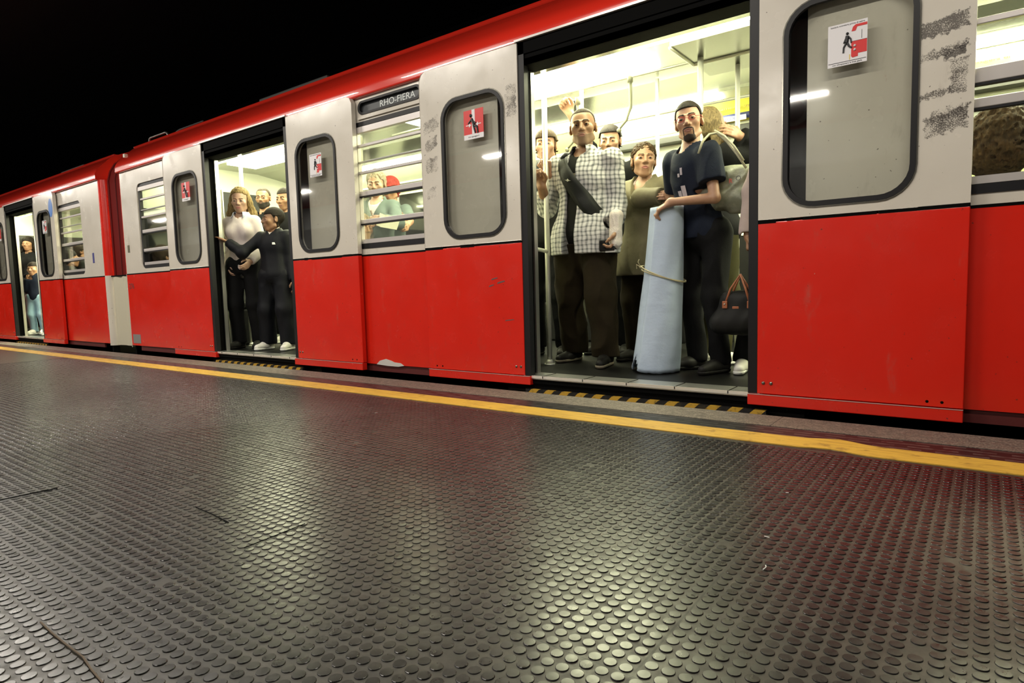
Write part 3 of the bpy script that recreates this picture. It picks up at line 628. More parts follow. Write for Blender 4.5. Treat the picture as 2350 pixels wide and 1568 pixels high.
def nets(A, h, lo=None, hi=None):
    f = A[0]; lo = (A[1] if lo is None else np.asarray(lo))-2.5*h; hi = (A[2] if hi is None else np.asarray(hi))+2.5*h
    n = np.maximum(3, np.ceil((hi-lo)/h).astype(int)+1)
    ax = [(lo[i]+h*np.arange(n[i])).astype(np.float32) for i in range(3)]
    D = np.empty(n, np.float32)
    step = max(1, int(400000/(n[1]*n[2])))
    for i in range(0, n[0], step):
        G = np.stack(np.meshgrid(ax[0][i:i+step], ax[1], ax[2], indexing='ij'), -1); D[i:i+step] = f(G)
    neg = D < 0; C = np.zeros(tuple(n-1), np.int32)
    sl = lambda o: tuple(slice(o[j], n[j]-1+o[j]) for j in range(3))
    corners = [(i, j, k) for i in (0, 1) for j in (0, 1) for k in (0, 1)]
    for o in corners: C += neg[sl(o)]
    act = (C > 0) & (C < 8); idx = -np.ones(tuple(n-1), np.int64); ids = np.argwhere(act); idx[act] = np.arange(len(ids))
    if len(ids) == 0: return np.zeros((0, 3)), []
    acc = np.zeros((len(ids), 3)); cnt = np.zeros(len(ids))
    vals = {o: D[ids[:, 0]+o[0], ids[:, 1]+o[1], ids[:, 2]+o[2]] for o in corners}
    for o in corners:
        for a in range(3):
            if o[a] == 0:
                o2 = list(o); o2[a] = 1; o2 = tuple(o2); v0, v1 = vals[o], vals[o2]; c = (v0 < 0) != (v1 < 0)
                t = np.where(c, v0/np.where(c, v0-v1, 1), 0); p = np.tile(np.array(o, float), (len(ids), 1)); p[:, a] = t
                acc[c] += p[c]; cnt[c] += 1
    V = lo+(ids+acc/cnt[:, None])*h; F = []
    for a in range(3):
        b, c = (a+1) % 3, (a+2) % 3
        s0 = [slice(None)]*3; s1 = [slice(None)]*3; s0[a] = slice(0, n[a]-1); s1[a] = slice(1, n[a])
        e = neg[tuple(s0)] != neg[tuple(s1)]; E = np.argwhere(e); E = E[(E[:, b] > 0) & (E[:, c] > 0) & (E[:, b] < n[b]-1) & (E[:, c] < n[c]-1)]
        if not len(E): continue
        sg = neg[tuple(s0)][E[:, 0], E[:, 1], E[:, 2]]
        def gi(db, dc): q = E.copy(); q[:, b] -= db; q[:, c] -= dc; return idx[q[:, 0], q[:, 1], q[:, 2]]
        Q = np.stack([gi(1, 1), gi(0, 1), gi(0, 0), gi(1, 0)], 1); Q[~sg] = Q[~sg][:, ::-1]; F.append(Q)
    return V, np.concatenate(F)
def surf(A, h, lo=None, hi=None):
    return nets(A, h, lo, hi)
def join(ms):
    V = []; F = []; k = 0
    for v, f in ms:
        if len(v): V.append(v); F.append(np.asarray(f)+k); k += len(v)
    return np.concatenate(V), np.concatenate(F)
def put(name, vf, M, m, parent, smooth_=True):
    V, F = vf; V = np.asarray(V)
    if not len(V): return None
    V = V @ M[0].T+M[1]
    me = bpy.data.meshes.new(name); me.vertices.add(len(V)); me.vertices.foreach_set('co', V.astype(np.float32).reshape(-1))
    F = np.asarray(F); me.loops.add(F.size); me.loops.foreach_set('vertex_index', F.reshape(-1)); me.polygons.add(len(F))
    me.polygons.foreach_set('loop_start', np.arange(len(F))*4); me.update(calc_edges=True)
    return _fin(name, me, m, parent, smooth_)
def rotz(a): c, s = math.cos(a), math.sin(a); return np.array([[c, -s, 0], [s, c, 0], [0, 0, 1.]])
def rotx(a): c, s = math.cos(a), math.sin(a); return np.array([[1, 0, 0], [0, c, -s], [0, s, c]])
def roty(a): c, s = math.cos(a), math.sin(a); return np.array([[c, 0, s], [0, 1, 0], [-s, 0, c]])
D2R = math.pi/180
# ---- head, in its own frame: faces -y, centre between the ears, z up, about 0.225 high
def head_sdf(fem=0., wide=1., nose=1.):
    j = 1-fem*.12
    P = [ell((0, .018, .035), (.074*wide, .094, .082)), ell((0, -.018, -.025), (.062*wide, .074, .082)), ell((0, -.062, -.096), (.023*j, .018, .017)),
         cap((.052*wide*j, .002, -.068), (.014, -.058, -.096), .016, .015), cap((-.052*wide*j, .002, -.068), (-.014, -.058, -.096), .016, .015),
         ell((.040*wide, -.058, -.018), (.024, .024, .022)), ell((-.040*wide, -.058, -.018), (.024, .024, .022)),
         ell((0, -.076, -.062), (.027, .016, .022))]
    A = union(P, .022)
    A = sub(A, ell((.031, -.102, .004), (.019, .022, .013)), .016); A = sub(A, ell((-.031, -.102, .004), (.019, .022, .013)), .016)
    Q = [A, cap((.014, -.086, .024), (.045, -.074, .024), .0075*(1-.3*fem), .006), cap((-.014, -.086, .024), (-.045, -.074, .024), .0075*(1-.3*fem), .006),
         cap((0, -.084, .018), (0, -.105*nose, -.024), .0075, .0115), ell((.0125, -.091, -.029), (.0085, .010, .0075)), ell((-.0125, -.091, -.029), (.0085, .010, .0075))]
    A = union(Q, .009)
    L = [A, cap((-.017, -.086, -.0555), (.017, -.086, -.0555), .0048), cap((-.014, -.086, -.0665), (.014, -.086, -.0665), .0056)]
    A = union(L, .006); A = sub(A, cap((-.024, -.096, -.061), (.024, -.096, -.061), .0028), .004)
    for s in (1, -1):                            # lids
        A = union([A, ell((s*.031, -.0775, .004), (.0155, .0125, .0115))], .004)
        A = sub(A, ell((s*.031, -.094, .0028), (.0125, .010, .0029)), .003)
        ear = sub(ell((s*.077*wide, .012, -.004), (.010, .018, .031), rotz(s*.35)), ell((s*.086*wide, .004, 0), (.006, .010, .018)), .004)
        A = union([A, ear], .006)
    return A
HEADS = {}
def person(label, x, y, H, yaw, skin, zf=FL, hd=(0, 0, 0), fem=0., build=1., child=False, h=.009, hh=.0036, rh=None, lh=None, rel=None, lel=None, top=None, bottom=None,
           hair=None, beard=None, feet=(None, None), glasses=None, lean=(0, 0), low=True, handpose=('relax', 'relax'), sleeve=1., shoe=None, heads=1., extra=None, seat=False, wide=1., nose=1., lips=None, coat=0., collar=None, brow=(.02, .015, .01), group=None, dR=None, dL=None):
    root = empty('person', (x, y, zf), label, 'person', group); R = rotz(yaw*D2R); T = np.array([x, y, zf]); M = (R, T)
    loc = lambda p: R.T @ (np.array(p, float)-T)
    s = H; hip = .515*s; sw = (.100 if not fem else .088)*s*build*(.92 if child else 1); lx, ly = lean
    hs = heads*(.225 if not child else .205)/.225
    chin = H-.225*hs if True else 0
    sh_z = .797*s; nb = np.array([lx, ly+.012, .825*s]); hc = np.array([lx, ly-.004, H-.117*hs])
    if seat: hip = .45*s*.6
    SH = {1: np.array([lx+sw, ly+.01, sh_z]), -1: np.array([lx-sw, ly+.01, sh_z])}
    UA, FA = .172*s, .150*s; b = build
    arms = {}
    for sd, tgt, el, dflt in ((-1, rh, rel, (-.16*s, -.04, .47*s)), (1, lh, lel, (.16*s, -.04, .47*s))):
        t = loc(tgt) if tgt is not None else np.array(dflt)+[lx*.5, 0, 0]
        d = t-SH[sd]; L = np.linalg.norm(d); mx = (UA+FA)*.985
        if L > mx: t = SH[sd]+d/L*mx; L = mx; d = t-SH[sd]
        u = d/L; a = (UA*UA-FA*FA+L*L)/(2*L); hh_ = math.sqrt(max(1e-6, UA*UA-a*a))
        pref = loc(el)-SH[sd] if el is not None else np.array([sd*.35, .5, -.6])
        pref = pref-u*(pref @ u); pref = pref/np.linalg.norm(pref)
        arms[sd] = (SH[sd], SH[sd]+u*a+pref*hh_, t)
    torso = [ell((lx*.2, ly*.2+.0, .53*s), (.098*s*b, .070*s*b, .075*s)), ell((lx*.5, ly*.5, .615*s), (.083*s*b*(.92 if fem else 1), .060*s*b, .075*s)), ell((lx*.85, ly*.85+.002, .725*s), (.088*s*b, .062*s*b, .095*s)),
             cap((lx-sw*.86, ly+.012, sh_z-.012*s), (lx+sw*.86, ly+.012, sh_z-.012*s), .030*s*b), cap((lx, ly+.018, .765*s), nb+[0, 0, .02], .055*s, .036*s)]
    if fem: torso += [ell((lx+k*.045*s, ly-.045*s, .73*s), (.028*s, .028*s, .030*s)) for k in (1, -1)]
    nk = cap(nb, hc+np.array([0, .018*hs, -.05*hs]), .034*s*(.92 if fem else 1), .050*hs*(.86 if fem else 1))
    def legs(rt, rk, ra):
        out = []
        for sd, ft in ((-1, feet[0]), (1, feet[1])):
            f = loc(ft) if ft is not None else np.array([sd*.062*s, 0, 0]); hj = np.array([sd*.055*s, .0, hip])
            k = (hj+f+[0, 0, .05*s])/2+np.array([sd*.006, -.02*s, .0]); an = f+np.array([0, .02, .05*s])
            out += [cap(hj, k, rt, rk), cap(k, an, rk*.98, ra)]
        return out
    Hp = HEADS.setdefault((fem, wide, nose), head_sdf(fem, wide, nose))
    hR = rotz(hd[0]*D2R) @ rotx(hd[1]*D2R) @ roty(hd[2]*D2R)
    MH = (R @ hR*hs, R @ hc+T); bodies = []
    hv, hf = surf(Hp, hh/hs if hh > .004 else hh); bodies.append((hv @ (hR.T*hs)+hc, hf))
    neck = clipf(union([nk, cap((lx-.045*s, ly+.01, .80*s), (lx+.045*s, ly+.01, .80*s), .028*s)], .04), lambda P: (P[..., 2]-(hc[2]-.03*hs)), .01)
    bodies.append(surf(neck, .007))
    # hands
    tubes = {}
    for sd, pose, dd in ((-1, handpose[0], dR), (1, handpose[1], dL)):
        S_, E_, W_ = arms[sd]; fd = nrm(W_-E_) if dd is None else nrm(R.T @ np.array(dd[0], float))
        n = nrm(np.array([-sd*1., .1, 0])) if dd is None else nrm(R.T @ np.array(dd[1], float))   # palm normal
        n = nrm(n-fd*(n @ fd)); sdw = np.cross(fd, n)*(1 if sd < 0 else -1)    # toward the thumb... (front of the body when hanging)
        if dd is None and sdw[1] > 0: sdw = -sdw
        if dd is not None and len(dd) > 2: sdw = nrm(np.cross(fd, n))*dd[2]
        k = s/1.7*(.92 if fem else 1)*(.98 if child else 1)
        cu = {'relax': (22, 28, 20), 'grip': (62, 80, 45), 'hold': (48, 55, 30), 'flat': (6, 10, 8), 'drape': (30, 38, 22)}[pose]
        pm = W_+fd*.045*k; H_ = [cap(W_, W_+fd*.02*k, .026*k, .024*k)]
        for i, (o, ln) in enumerate(((.030, .92), (.010, 1.), (-.010, .95), (-.029, .76))):
            kn = W_+fd*(.088-.004*abs(i-1))*k+sdw*o*k; H_.append(cap(W_+fd*.02*k+sdw*o*.6*k, kn, .0145*k, .0115*k))
            p = kn; a = 0; segs = (.041*ln*k, .026*ln*k, .021*ln*k); rr = (.0098*k, .0088*k, .0078*k, .0068*k)
            for q in range(3):
                a += cu[q]*(1+.08*(i-1))*D2R; dvec = fd*math.cos(a)+n*math.sin(a); p2 = p+dvec*segs[q]; H_.append(cap(p, p2, rr[q], rr[q+1])); p = p2
        tb = W_+fd*.025*k+sdw*.026*k; tdir = nrm(fd*.7+sdw*.75+n*.35); t2 = tb+tdir*.036*k; t3 = t2+nrm(fd*.75+sdw*.1+n*(.75 if pose != 'flat' else .1))*.03*k; t4 = t3+nrm(fd*.7-sdw*.15+n*(.8 if pose in ('grip', 'hold') else .3))*.024*k
        H_ += [cap(tb, t2, .0145*k, .0115*k), cap(t2, t3, .0112*k, .010*k), cap(t3, t4, .0098*k, .0078*k)]
        fr, wr = .037*s/1.7*b, .026*s/1.7*b
        A = union([union(H_, .007*k), cap(E_+(W_-E_)*(0 if sleeve < .6 else .55), W_, fr if sleeve < .6 else .030*s/1.7*b, wr)], .012)
        if sleeve < .6: A = union([A, cap(S_+(E_-S_)*.3, E_, .042*s/1.7*b, .035*s/1.7*b)], .012)
        bodies.append(surf(A, .0042 if hh < .004 else .006))
        tubes[sd] = (S_, E_, W_, fd, n, sdw)
    if sleeve < .6 or low: bodies.append(surf(union([torso[3], torso[4], torso[2]], .05), .014))
    body = put('body', join(bodies), M, skin, root)
    # eyes, brows, lips
    if hh < .0055:
        for k in (1, -1): put('eye', surf(ell((k*.031, -.0768, .0030), (.0122, .0122, .0115)), .003), MH, M_EYE, root); put('iris', surf(ell((k*.031, -.0878, .0030), (.0068, .0025, .0060)), .0016), MH, M_IRIS, root)
        if brow:
            q = []
            for k in (1, -1):
                c_ = cap((k*.014, -.09, .0245), (k*.046, -.08, .0275), .0052*(1-.35*fem), .003)
                A_ = clipf(grow(Hp, .0018), lambda P, k=k: np.maximum(np.abs(P[..., 2]-.0255-.003*np.sin(np.clip((np.abs(P[..., 0])-.012)/.036, 0, 1)*3.1))-.0042*(1-.35*fem)*(1.15-np.clip((np.abs(P[..., 0])-.012)/.045, 0, 1)*.7), np.maximum(np.abs(k*P[..., 0]-.029)-.0165, P[..., 1]+.066)), .001)
                q.append(surf(A_, .0024, lo=(min(k*.012, k*.05), -.115, .015), hi=(max(k*.012, k*.05), -.05, .038)))
            put('eyebrows', join(q), MH, mat('brow_%s' % str(brow), brow, .8), root)
        lc = lips or (.24, .10, .07)
        A_ = clipf(grow(Hp, .0010), lambda P: np.maximum(np.abs(P[..., 2]+.0608)-.0105*(1-np.clip(np.abs(P[..., 0])/.026, 0, 1)**2), P[..., 1]+.06), .001)
        put('lips', surf(A_, .0024, lo=(-.03, -.115, -.076), hi=(.03, -.06, -.046)), MH, mat('lip_%s' % str(lc), lc, .5), root)
    if hair:
        if callable(hair): A, hm, hhh = hair(Hp)
        put('hair', surf(A, hhh), MH, hm, root)
    if beard:
        for A, bm in beard(Hp): put('beard', surf(A, .0028), MH, bm, root)
    if glasses:
        g = MB(); r_ = glasses[0]
        for k in (1, -1):
            g.tube([(k*.032+.0205*math.cos(t), -.1, .002+.0135*math.sin(t)) for t in np.linspace(0, 2*math.pi, 17)], r_, 6)
            g.tube([(k*.052, -.099, .006), (k*.076, -.07, .008), (k*.082, .0, .006)], r_, 6)
        g.tube([(-.012, -.102, .006), (0, -.105, .008), (.012, -.102, .006)], r_, 6)
        V = np.array(g.v) @ MH[0].T+MH[1]; obj('glasses', V, g.f, glasses[1], root, True)
    # clothes
    if top:
        for it in top:
            e = it.get('e', .012); A = union(torso, .05)
            sl = it.get('sleeve', sleeve); ar = []
            for sd in (-1, 1):
                S_, E_, W_ = arms[sd]; ur, er, wr = .047*s/1.7*b, .039*s/1.7*b, .031*s/1.7*b; ue = it.get('loose', 0)
                if sl <= .6: ar += [cap(S_, S_+(E_-S_)*(sl/.5), ur+ue, (er+.010)+ue)]
                else: t = min(1, (sl-.5)*2); ar += [cap(S_, E_, ur+ue, er+ue), cap(E_, E_+(W_-E_)*t, er+ue, wr+(er-wr)*(1-t)+ue)]
            A = union([A]+ar, .03)
            z0, nz, nr = it['hem'], it.get('neck', .842)*s, it.get('nr', .052)*s/1.7; yo = it.get('vneck', 0)
            if it.get('flare'):
                fl = it['flare']; A = union([A, cap((0, 0, z0*s+.02), (lx*.4, ly*.4, .62*s), (.098+fl)*s*b*.86, .08*s*b)] if False else [A, ell((lx*.1, 0, z0*s+.03), ((.10+fl)*s*b, (.078+fl)*s*b, .14*s))], .08)
            ff = folds(it.get('fold', .005), it.get('fsc', 30.), it.get('seed', 1), it.get('dirs', (1, 1, .55)))
            A = grow(A, lambda P, e=e, ff=ff: e+ff(P))
            def g(P, z0=z0, nz=nz, nr=nr, sl=sl, yo=yo):
                inner = np.abs(P[..., 0]-lx*.6) < .17*s*b
                d = np.where(inner | (sl > 9), z0*s-P[..., 2], -1)              # hem
                r2 = np.hypot(P[..., 0]-lx, (P[..., 1]-ly+.012)*.9); neck_ = np.minimum(nz-.0-(-(P[..., 2]-nz))*0-P[..., 2], 0)
                d = np.maximum(d, np.minimum(P[..., 2]-(nz-.035*s), nr-r2+np.maximum(P[..., 2]-nz, 0)*1.5))
                if yo: d = np.maximum(d, np.minimum(-P[..., 1]+ly-.02, (P[..., 2]-(nz-yo))*.45-np.abs(P[..., 0]-lx)))
                if it.get('open'): a0, a1, zt_ = it['open']; d = np.maximum(d, np.where(P[..., 1] < 0, np.minimum(P[..., 0]-(a0+(it.get('osl', 0))*(P[..., 2]-z0*s)), (a1+it.get('osr', 0)*(P[..., 2]-z0*s))-P[..., 0]), -1)) if True else d
                for sd in (-1, 1):                                               # cuffs
                    S_, E_, W_ = arms[sd]
                    if sl <= .6: q = S_+(E_-S_)*(sl/.5); dr = nrm(E_-S_); near = np.linalg.norm(P-q, axis=-1) < .13*s/1.7
                    else: q = E_+(W_-E_)*min(1, (sl-.5)*2); dr = nrm(W_-E_); near = np.linalg.norm(P-q, axis=-1) < .08
                    d = np.where(near, np.maximum(d, (P-q) @ dr.astype(np.float32)), d)
                return d
            A = clipf(A, g, .004)
            put(it['name'], surf(A, it.get('h', h)), M, it['m'], root)
    if low and bottom:
        b_ = bottom; e = b_.get('e', .012); lr = b_.get('lr', (.088, .062, .05))
        A = union([torso[0]]+legs(lr[0]*s/1.7*b, lr[1]*s/1.7*b, lr[2]*s/1.7*b), .035)
        if b_.get('skirt'): A = cap((0, 0, b_['skirt']*s), (0, 0, .56*s), .135*s*b, .095*s*b)
        ff = folds(b_.get('fold', .006), b_.get('fsc', 22.), b_.get('seed', 5), (1, 1, .8))
        A = grow(A, lambda P: e+ff(P)); z1 = b_.get('top', .60)*s; z0 = b_.get('hem', .035)*s
        A = clipf(A, lambda P: np.maximum(P[..., 2]-z1, z0-P[..., 2]), .004)
        put(b_['name'], surf(A, h), M, b_['m'], root)
        if shoe:
            for sd, ft in ((-1, feet[0]), (1, feet[1])):
                f = loc(ft) if ft is not None else np.array([sd*.062*s, 0, 0]); toe = .16*s/1.7; a = sd*.22
                dx, dy = math.sin(a), -math.cos(a)
                up = union([cap(f+[0, .045, .045], f+[dx*toe*.35, dy*toe*.35, .042], .036, .036), cap(f+[dx*toe*.3, dy*toe*.3, .04], f+[dx*toe, dy*toe, .030], .036, .028), cap(f+[0, .04, .04], f+[0, .03, .095], .036, .038)], .02)
                up = clipf(up, lambda P: .014-P[..., 2]); put('shoe', surf(up, .007), M, shoe[0], root)
                so = clipf(grow(up, .004), lambda P: np.maximum(P[..., 2]-.022, .001-P[..., 2])) if False else clipf(union([cap(f+[0, .045, .02], f+[dx*toe, dy*toe, .02], .039, .032)], .01), lambda P: np.maximum(P[..., 2]-.022, .002-P[..., 2]), .001)
                put('shoe_sole', surf(so, .006), M, shoe[1], root)
    return dict(root=root, M=M, MH=MH, arms=arms, tubes=tubes, torso=union(torso, .05), R=R, T=T, s=s, Hp=Hp)
eyes_dx = 0
M_EYE = mat('eye_white', (.40, .37, .33), .35); M_IRIS = mat('iris_dark', (.02, .012, .008), .2)
def skinm(name, c):
    def fn():
        P, x, y, z = coords(); n = noise(P, 35, 3); return dict(color=mix(smooth(n, .35, .7)*.35, c, (c[0]*.82, c[1]*.66, c[2]*.6)), rough=.48)
    return mat(name, fn=fn)
def cloth(name, c, rough=.85, c2=None, sc=220, spec=.2, bump=.25):
    def fn():
        P, x, y, z = coords(); n = noise(P, sc, 2); n2 = noise(P, 9, 3); k = mix(smooth(n2, .3, .75)*.5, c, c2 or tuple(v*.7 for v in c))
        return dict(color=k, rough=rough, bump=(n+noise(P, 18, 3)*2, bump, .004))
    return mat(name, fn=fn, spec=spec)
# hair cuts (head frame)
def hm_(c, rough=.5):
    def fn():
        P, x, y, z = coords(); n = noise(P, 120, 3, .7, (1, 1, .25)); return dict(color=mix(smooth(n, .3, .7), tuple(v*.8 for v in c), tuple(v*.3 for v in c)), rough=.65, bump=(n, .8, .004))
    return mat('hair_%.3f_%.3f_%.3f' % c, fn=fn, spec=.15)
def hair_short(t=.008, col=(.02, .014, .01), line=.06, side=-.02, h=.0035):
    def H(Hp):
        A = grow(Hp, t)
        def g(P):
            y, z = P[..., 1], P[..., 2]; front = line+.0*y; cut = np.where(y < -.03, front-z, np.where(y < .02, np.maximum(side, front+(y+.03)*-1.9)-z, -.085-z))
            return np.maximum(cut, np.where((np.abs(P[..., 0]) > .076) & (np.abs(P[..., 2]+.004) < .034), t-.0+.01, -1))
        return clipf(A, g, .006), hm_(col), h
    return H
def hair_curly(vol=.022, col=(.05, .03, .015), back=-.09, line=.045, sd=2, amp=.010, sc=90., long=0, side=-.05):
    def H(Hp):
        ff = folds(amp, sc, sd, (1, 1, 1)); P_ = [ell((0, .03, .04), (.078+vol*.7, .095+vol*.6, .082+vol)), ell((0, .055, -.02), (.072+vol*.7, .06+vol*.5, .07))]
        if long:
            for k in (1, -1): P_ += [cap((k*.072, .03, .0), (k*.10, .03, -.13), .034, .040), cap((k*.10, .03, -.13), (k*.105, .01, -long), .040, .022)]
            P_ += [cap((0, .07, 0), (0, .075, -long), .06, .05)]
        A = union(P_, .03); A = grow(A, lambda P: ff(P))
        def g(P):
            y, z, x = P[..., 1], P[..., 2], np.abs(P[..., 0]); face = np.minimum(.0-y-.012, np.minimum(line-z+x*x*-4, .070+.0-x)) 
            return np.maximum(face, (back-long)-z)
        return clipf(A, g, .012), hm_(col, .55), .005
    return H
def beard_goatee(col=(.02, .014, .01), t=.0032, full=False):
    def B(Hp):
        A = grow(Hp, t)
        def g(P):
            x, y, z = np.abs(P[..., 0]), P[..., 1], P[..., 2]
            d = np.maximum(z+.080+(x*.25 if not full else -.018-x*.3), -.128-z); d = np.maximum(d, y+(.028 if not full else -.01)); d = np.maximum(d, x-(.034 if not full else .075)); return d
        def g2(P):
            x, y, z = np.abs(P[..., 0]), P[..., 1], P[..., 2]
            m1 = np.maximum(np.abs(z+.0455+x*.2)-.0042, x-.026); m2 = np.maximum(np.abs(x-.028)-.0028, np.maximum(z+.05, -.095-z)); return np.maximum(np.minimum(m1, m2), y+.05)
        bm = mat('beard_%.3f' % col[0], col, .8); return [(clipf(A, g, .002), bm), (clipf(grow(Hp, t*.9), g2, .002), bm)]
    return B
# ---- materials for people
SK_A = skinm('skin_light', (.40, .225, .14)); SK_B = skinm('skin_olive', (.33, .18, .10)); SK_C = skinm('skin_pale', (.42, .26, .18)); SK_D = skinm('skin_tan', (.27, .145, .08))
C_NAVY = cloth('cotton_navy', (.009, .013, .026)); C_BLACK = cloth('cloth_black', (.0035, .0035, .004), .85); C_BROWN = cloth('corduroy_brown', (.024, .017, .007), .9, (.010, .007, .003), 300)
C_TAN = cloth('jacket_tan', (.17, .15, .09), .75, (.10, .085, .045)); C_PINK = cloth('jersey_pink', (.52, .42, .40), .9); C_WHITE = cloth('shirt_white', (.64, .57, .55), .9, (.58, .48, .46))
C_TRACK = cloth('tracksuit_black', (.003, .0035, .006), .6); C_DGREY = cloth('cloth_charcoal', (.012, .012, .012)); C_RED = cloth('cloth_red', (.30, .02, .01)); C_GREEN = cloth('coat_green', (.30, .34, .17), .8)
C_BLUE = cloth('cloth_light_blue', (.33, .52, .62)); C_SLATE = cloth('cloth_slate', (.10, .13, .12)); C_UNDER = cloth('cloth_undershirt', (.014, .014, .011)); C_BAND = cloth('bandage_white', (.78, .72, .64), .95, (.68, .58, .5), 160, .1, .8)
C_SHOE = mat('shoe_dark', (.008, .007, .006), .6, spec=.25); C_SOLE = mat('shoe_sole_pale', (.20, .17, .12), .6); C_SHOEW = mat('shoe_white', (.62, .6, .55), .5); C_SOLEW = mat('sole_white', (.7, .7, .66), .5)
def plaid():
    P, x, y, z = coords(); u = x*.96+y*.28; wv = noise(P, 7, 2)*.045
    def band(c, p, w): return smooth(((c+wv).mod(p)-p/2).abs(), w+.0028, w-.0028)
    a = band(u, .027, .0052); b = band(z, .029, .0056); a2 = band(u+.009, .026, .0012); b2 = band(z+.01, .028, .0012)
    k = S.op('MINIMUM', a*.55+b*.5+a2*.25+b2*.25, 1.0); n = noise(P, 16, 3)
    return dict(color=mix(k, (.66, .65, .62), (.17, .175, .17)), rough=.85, bump=(n*2, .35, .006))
C_PLAID = mat('plaid_cotton', fn=plaid, spec=.2)
def A3(u, v, Y): return np.array(at(u, v, Y))
def stand(u, v, Y): p = at(u, v, Y); return p.x, Y, p.z-FL
HM = .0034
# man in the checked shirt
x, y, H = -2.10, .60, float(at(1335, 250, .60).z)-FL
man = person('standing person in an open grey checked shirt with a bandaged wrist', x, y, H, 4, SK_B, zf=FL, hd=(20, 2, -3), build=1.16, hh=HM, heads=1.04, wide=1.03,
    rh=A3(1243, 428, .42), rel=A3(1240, 520, .60), lh=A3(1413, 528, .50), lel=A3(1425, 430, 1.0), handpose=('grip', 'hold'), dL=((.0, -.12, -1), (-.75, -.35, -.1)), dR=((-.1, -.3, 1), (.2, -.9, -.1)),
    sleeve=.80, feet=(A3(1318, 832, .78)*[1, 1, 0]+[0, 0, FL], A3(1389, 835, .62)*[1, 1, 0]+[0, 0, FL]),
    top=[dict(name='undershirt', m=C_UNDER, e=.006, hem=.445, sleeve=.15, neck=.846, nr=.058, fold=.002, h=.008),
         dict(name='checked_shirt', m=C_PLAID, e=.019, hem=.44, neck=.852, nr=.070, fold=.007, fsc=26, seed=4, flare=.012, open=(-.072, .014, 0), osl=.0, osr=-.02, vneck=.10, h=.0068)],
    bottom=dict(name='trousers', m=C_BROWN, e=.014, lr=(.098, .074, .066), fold=.017, fsc=15, hem=.035, seed=8, top=.48), shoe=(C_SHOE, C_SOLE),
    hair=hair_short(.0028, (.06, .045, .03), .078, .01), beard=beard_goatee((.23, .145, .09), .0009, True), brow=(.03, .02, .012))
mS, mE, mW, mfd, mn, msd = man['tubes'][1]
put('bandage', surf(grow(union([cap(mW-mfd*.085, mW+mfd*.02, .043, .036), cap(mW+mfd*.02, mW+mfd*.075, .038, .043)], .015), folds(.004, 70, 3)), .005), man['M'], C_BAND, man['root'])
def collar(p, m, nm='collar', r=.062, z=.858, w=.034, tilt=.55, open_=.55):
    s = p['s']; hc = p['M']; V = []; F = []; n = 22
    for i in range(n+1):
        a = -math.pi/2+open_+(2*math.pi-2*open_)*i/n; dr = .012 if i in (0, n) else 0
        for q, (rr, zz) in enumerate(((r*.88, z*s+.012), (r*.96, z*s+.024), (r*1.12+dr, z*s+.016), (r*1.38+dr*2, z*s-w*.55-dr*1.5))): V.append((rr*math.cos(a)*1.02, rr*math.sin(a)*1.0+.008, zz))
    F = [(i*4+q, (i+1)*4+q, (i+1)*4+q+1, i*4+q+1) for i in range(n) for q in range(3)]
    V = np.array(V) @ hc[0].T+hc[1]; o = obj(nm, V, F, m, p['root'], True); s_ = o.modifiers.new('solid', 'SOLIDIFY'); s_.thickness = .003; return o
collar(man, C_PLAID, r=.066, z=.842)
# man with spectacles in the navy T-shirt
xg, yg = -1.315, .66; Hg = float(at(1580, 232, .58).z)-FL
gl = person('bearded person with red-rimmed glasses in a navy T-shirt leaning on the paper roll', xg, yg, Hg, -28, SK_A, hd=(42, 3, -7), lean=(-.03, -.10), hh=HM, build=.90, wide=.95, nose=1.04,
    lh=A3(1540, 464, .41), lel=A3(1700, 480, .50), rh=A3(1565, 478, .58), rel=A3(1545, 450, 1.0), handpose=('drape', 'drape'), dL=((-.85, -.1, -.42), (-.3, .25, -.9)), dR=((-.6, -.2, -.5), (-.2, .5, -.8)), sleeve=.42,
    top=[dict(name='t_shirt', m=C_NAVY, e=.016, hem=.50, neck=.845, nr=.062, fold=.008, fsc=24, seed=9, sleeve=.33, loose=.016, h=.0068)],
    bottom=dict(name='jeans', m=C_BLACK, e=.014, fold=.01, fsc=18, hem=.03), shoe=(C_SHOE, C_SHOE), hair=hair_short(.006, (.03, .02, .012), .066, -.01), beard=beard_goatee((.03, .02, .014), .0024),
    glasses=(.0013, mat('red_rim', (.45, .02, .03), .3)), brow=(.015, .01, .008))
put('ponytail', surf(grow(union([ell((.02, .115, -.03), (.022, .03, .026)), cap((.02, .125, -.04), (.03, .13, -.10), .02, .010)], .01), folds(.004, 90)), .004), gl['MH'], hm_((.05, .035, .02)), gl['root'])
# print on the T-shirt: pale blocks following the chest
def decal(p, blocks, m, nm, off=.021):
    A = p['torso']; V = []; F = []
    for (x0, x1, z0, z1) in blocks:
        n = 5; base = len(V)
        for i in range(n):
            for j in range(n):
                xx = x0+(x1-x0)*i/(n-1); zz = z0+(z1-z0)*j/(n-1); yy = -.30
                for _ in range(24): yy = min(0., yy+.9*float(A[0](np.array([[xx, yy, zz]], np.float32))[0]))
                V.append((xx, yy-off, zz))
        F += [(base+i*n+j, base+(i+1)*n+j, base+(i+1)*n+j+1, base+i*n+j+1) for i in range(n-1) for j in range(n-1)]
    V = np.array(V) @ p['M'][0].T+p['M'][1]; return obj(nm, V, F, m, p['root'], True)
for b_ in [(-.075, .012, .705*man['s'], .745*man['s'])]: decal(man, [b_], mat('print_tan', (.32, .29, .18), .8), 'shirt_print', .010)
C_PRINT = mat('shirt_print_pale', (.42, .38, .42), .8)
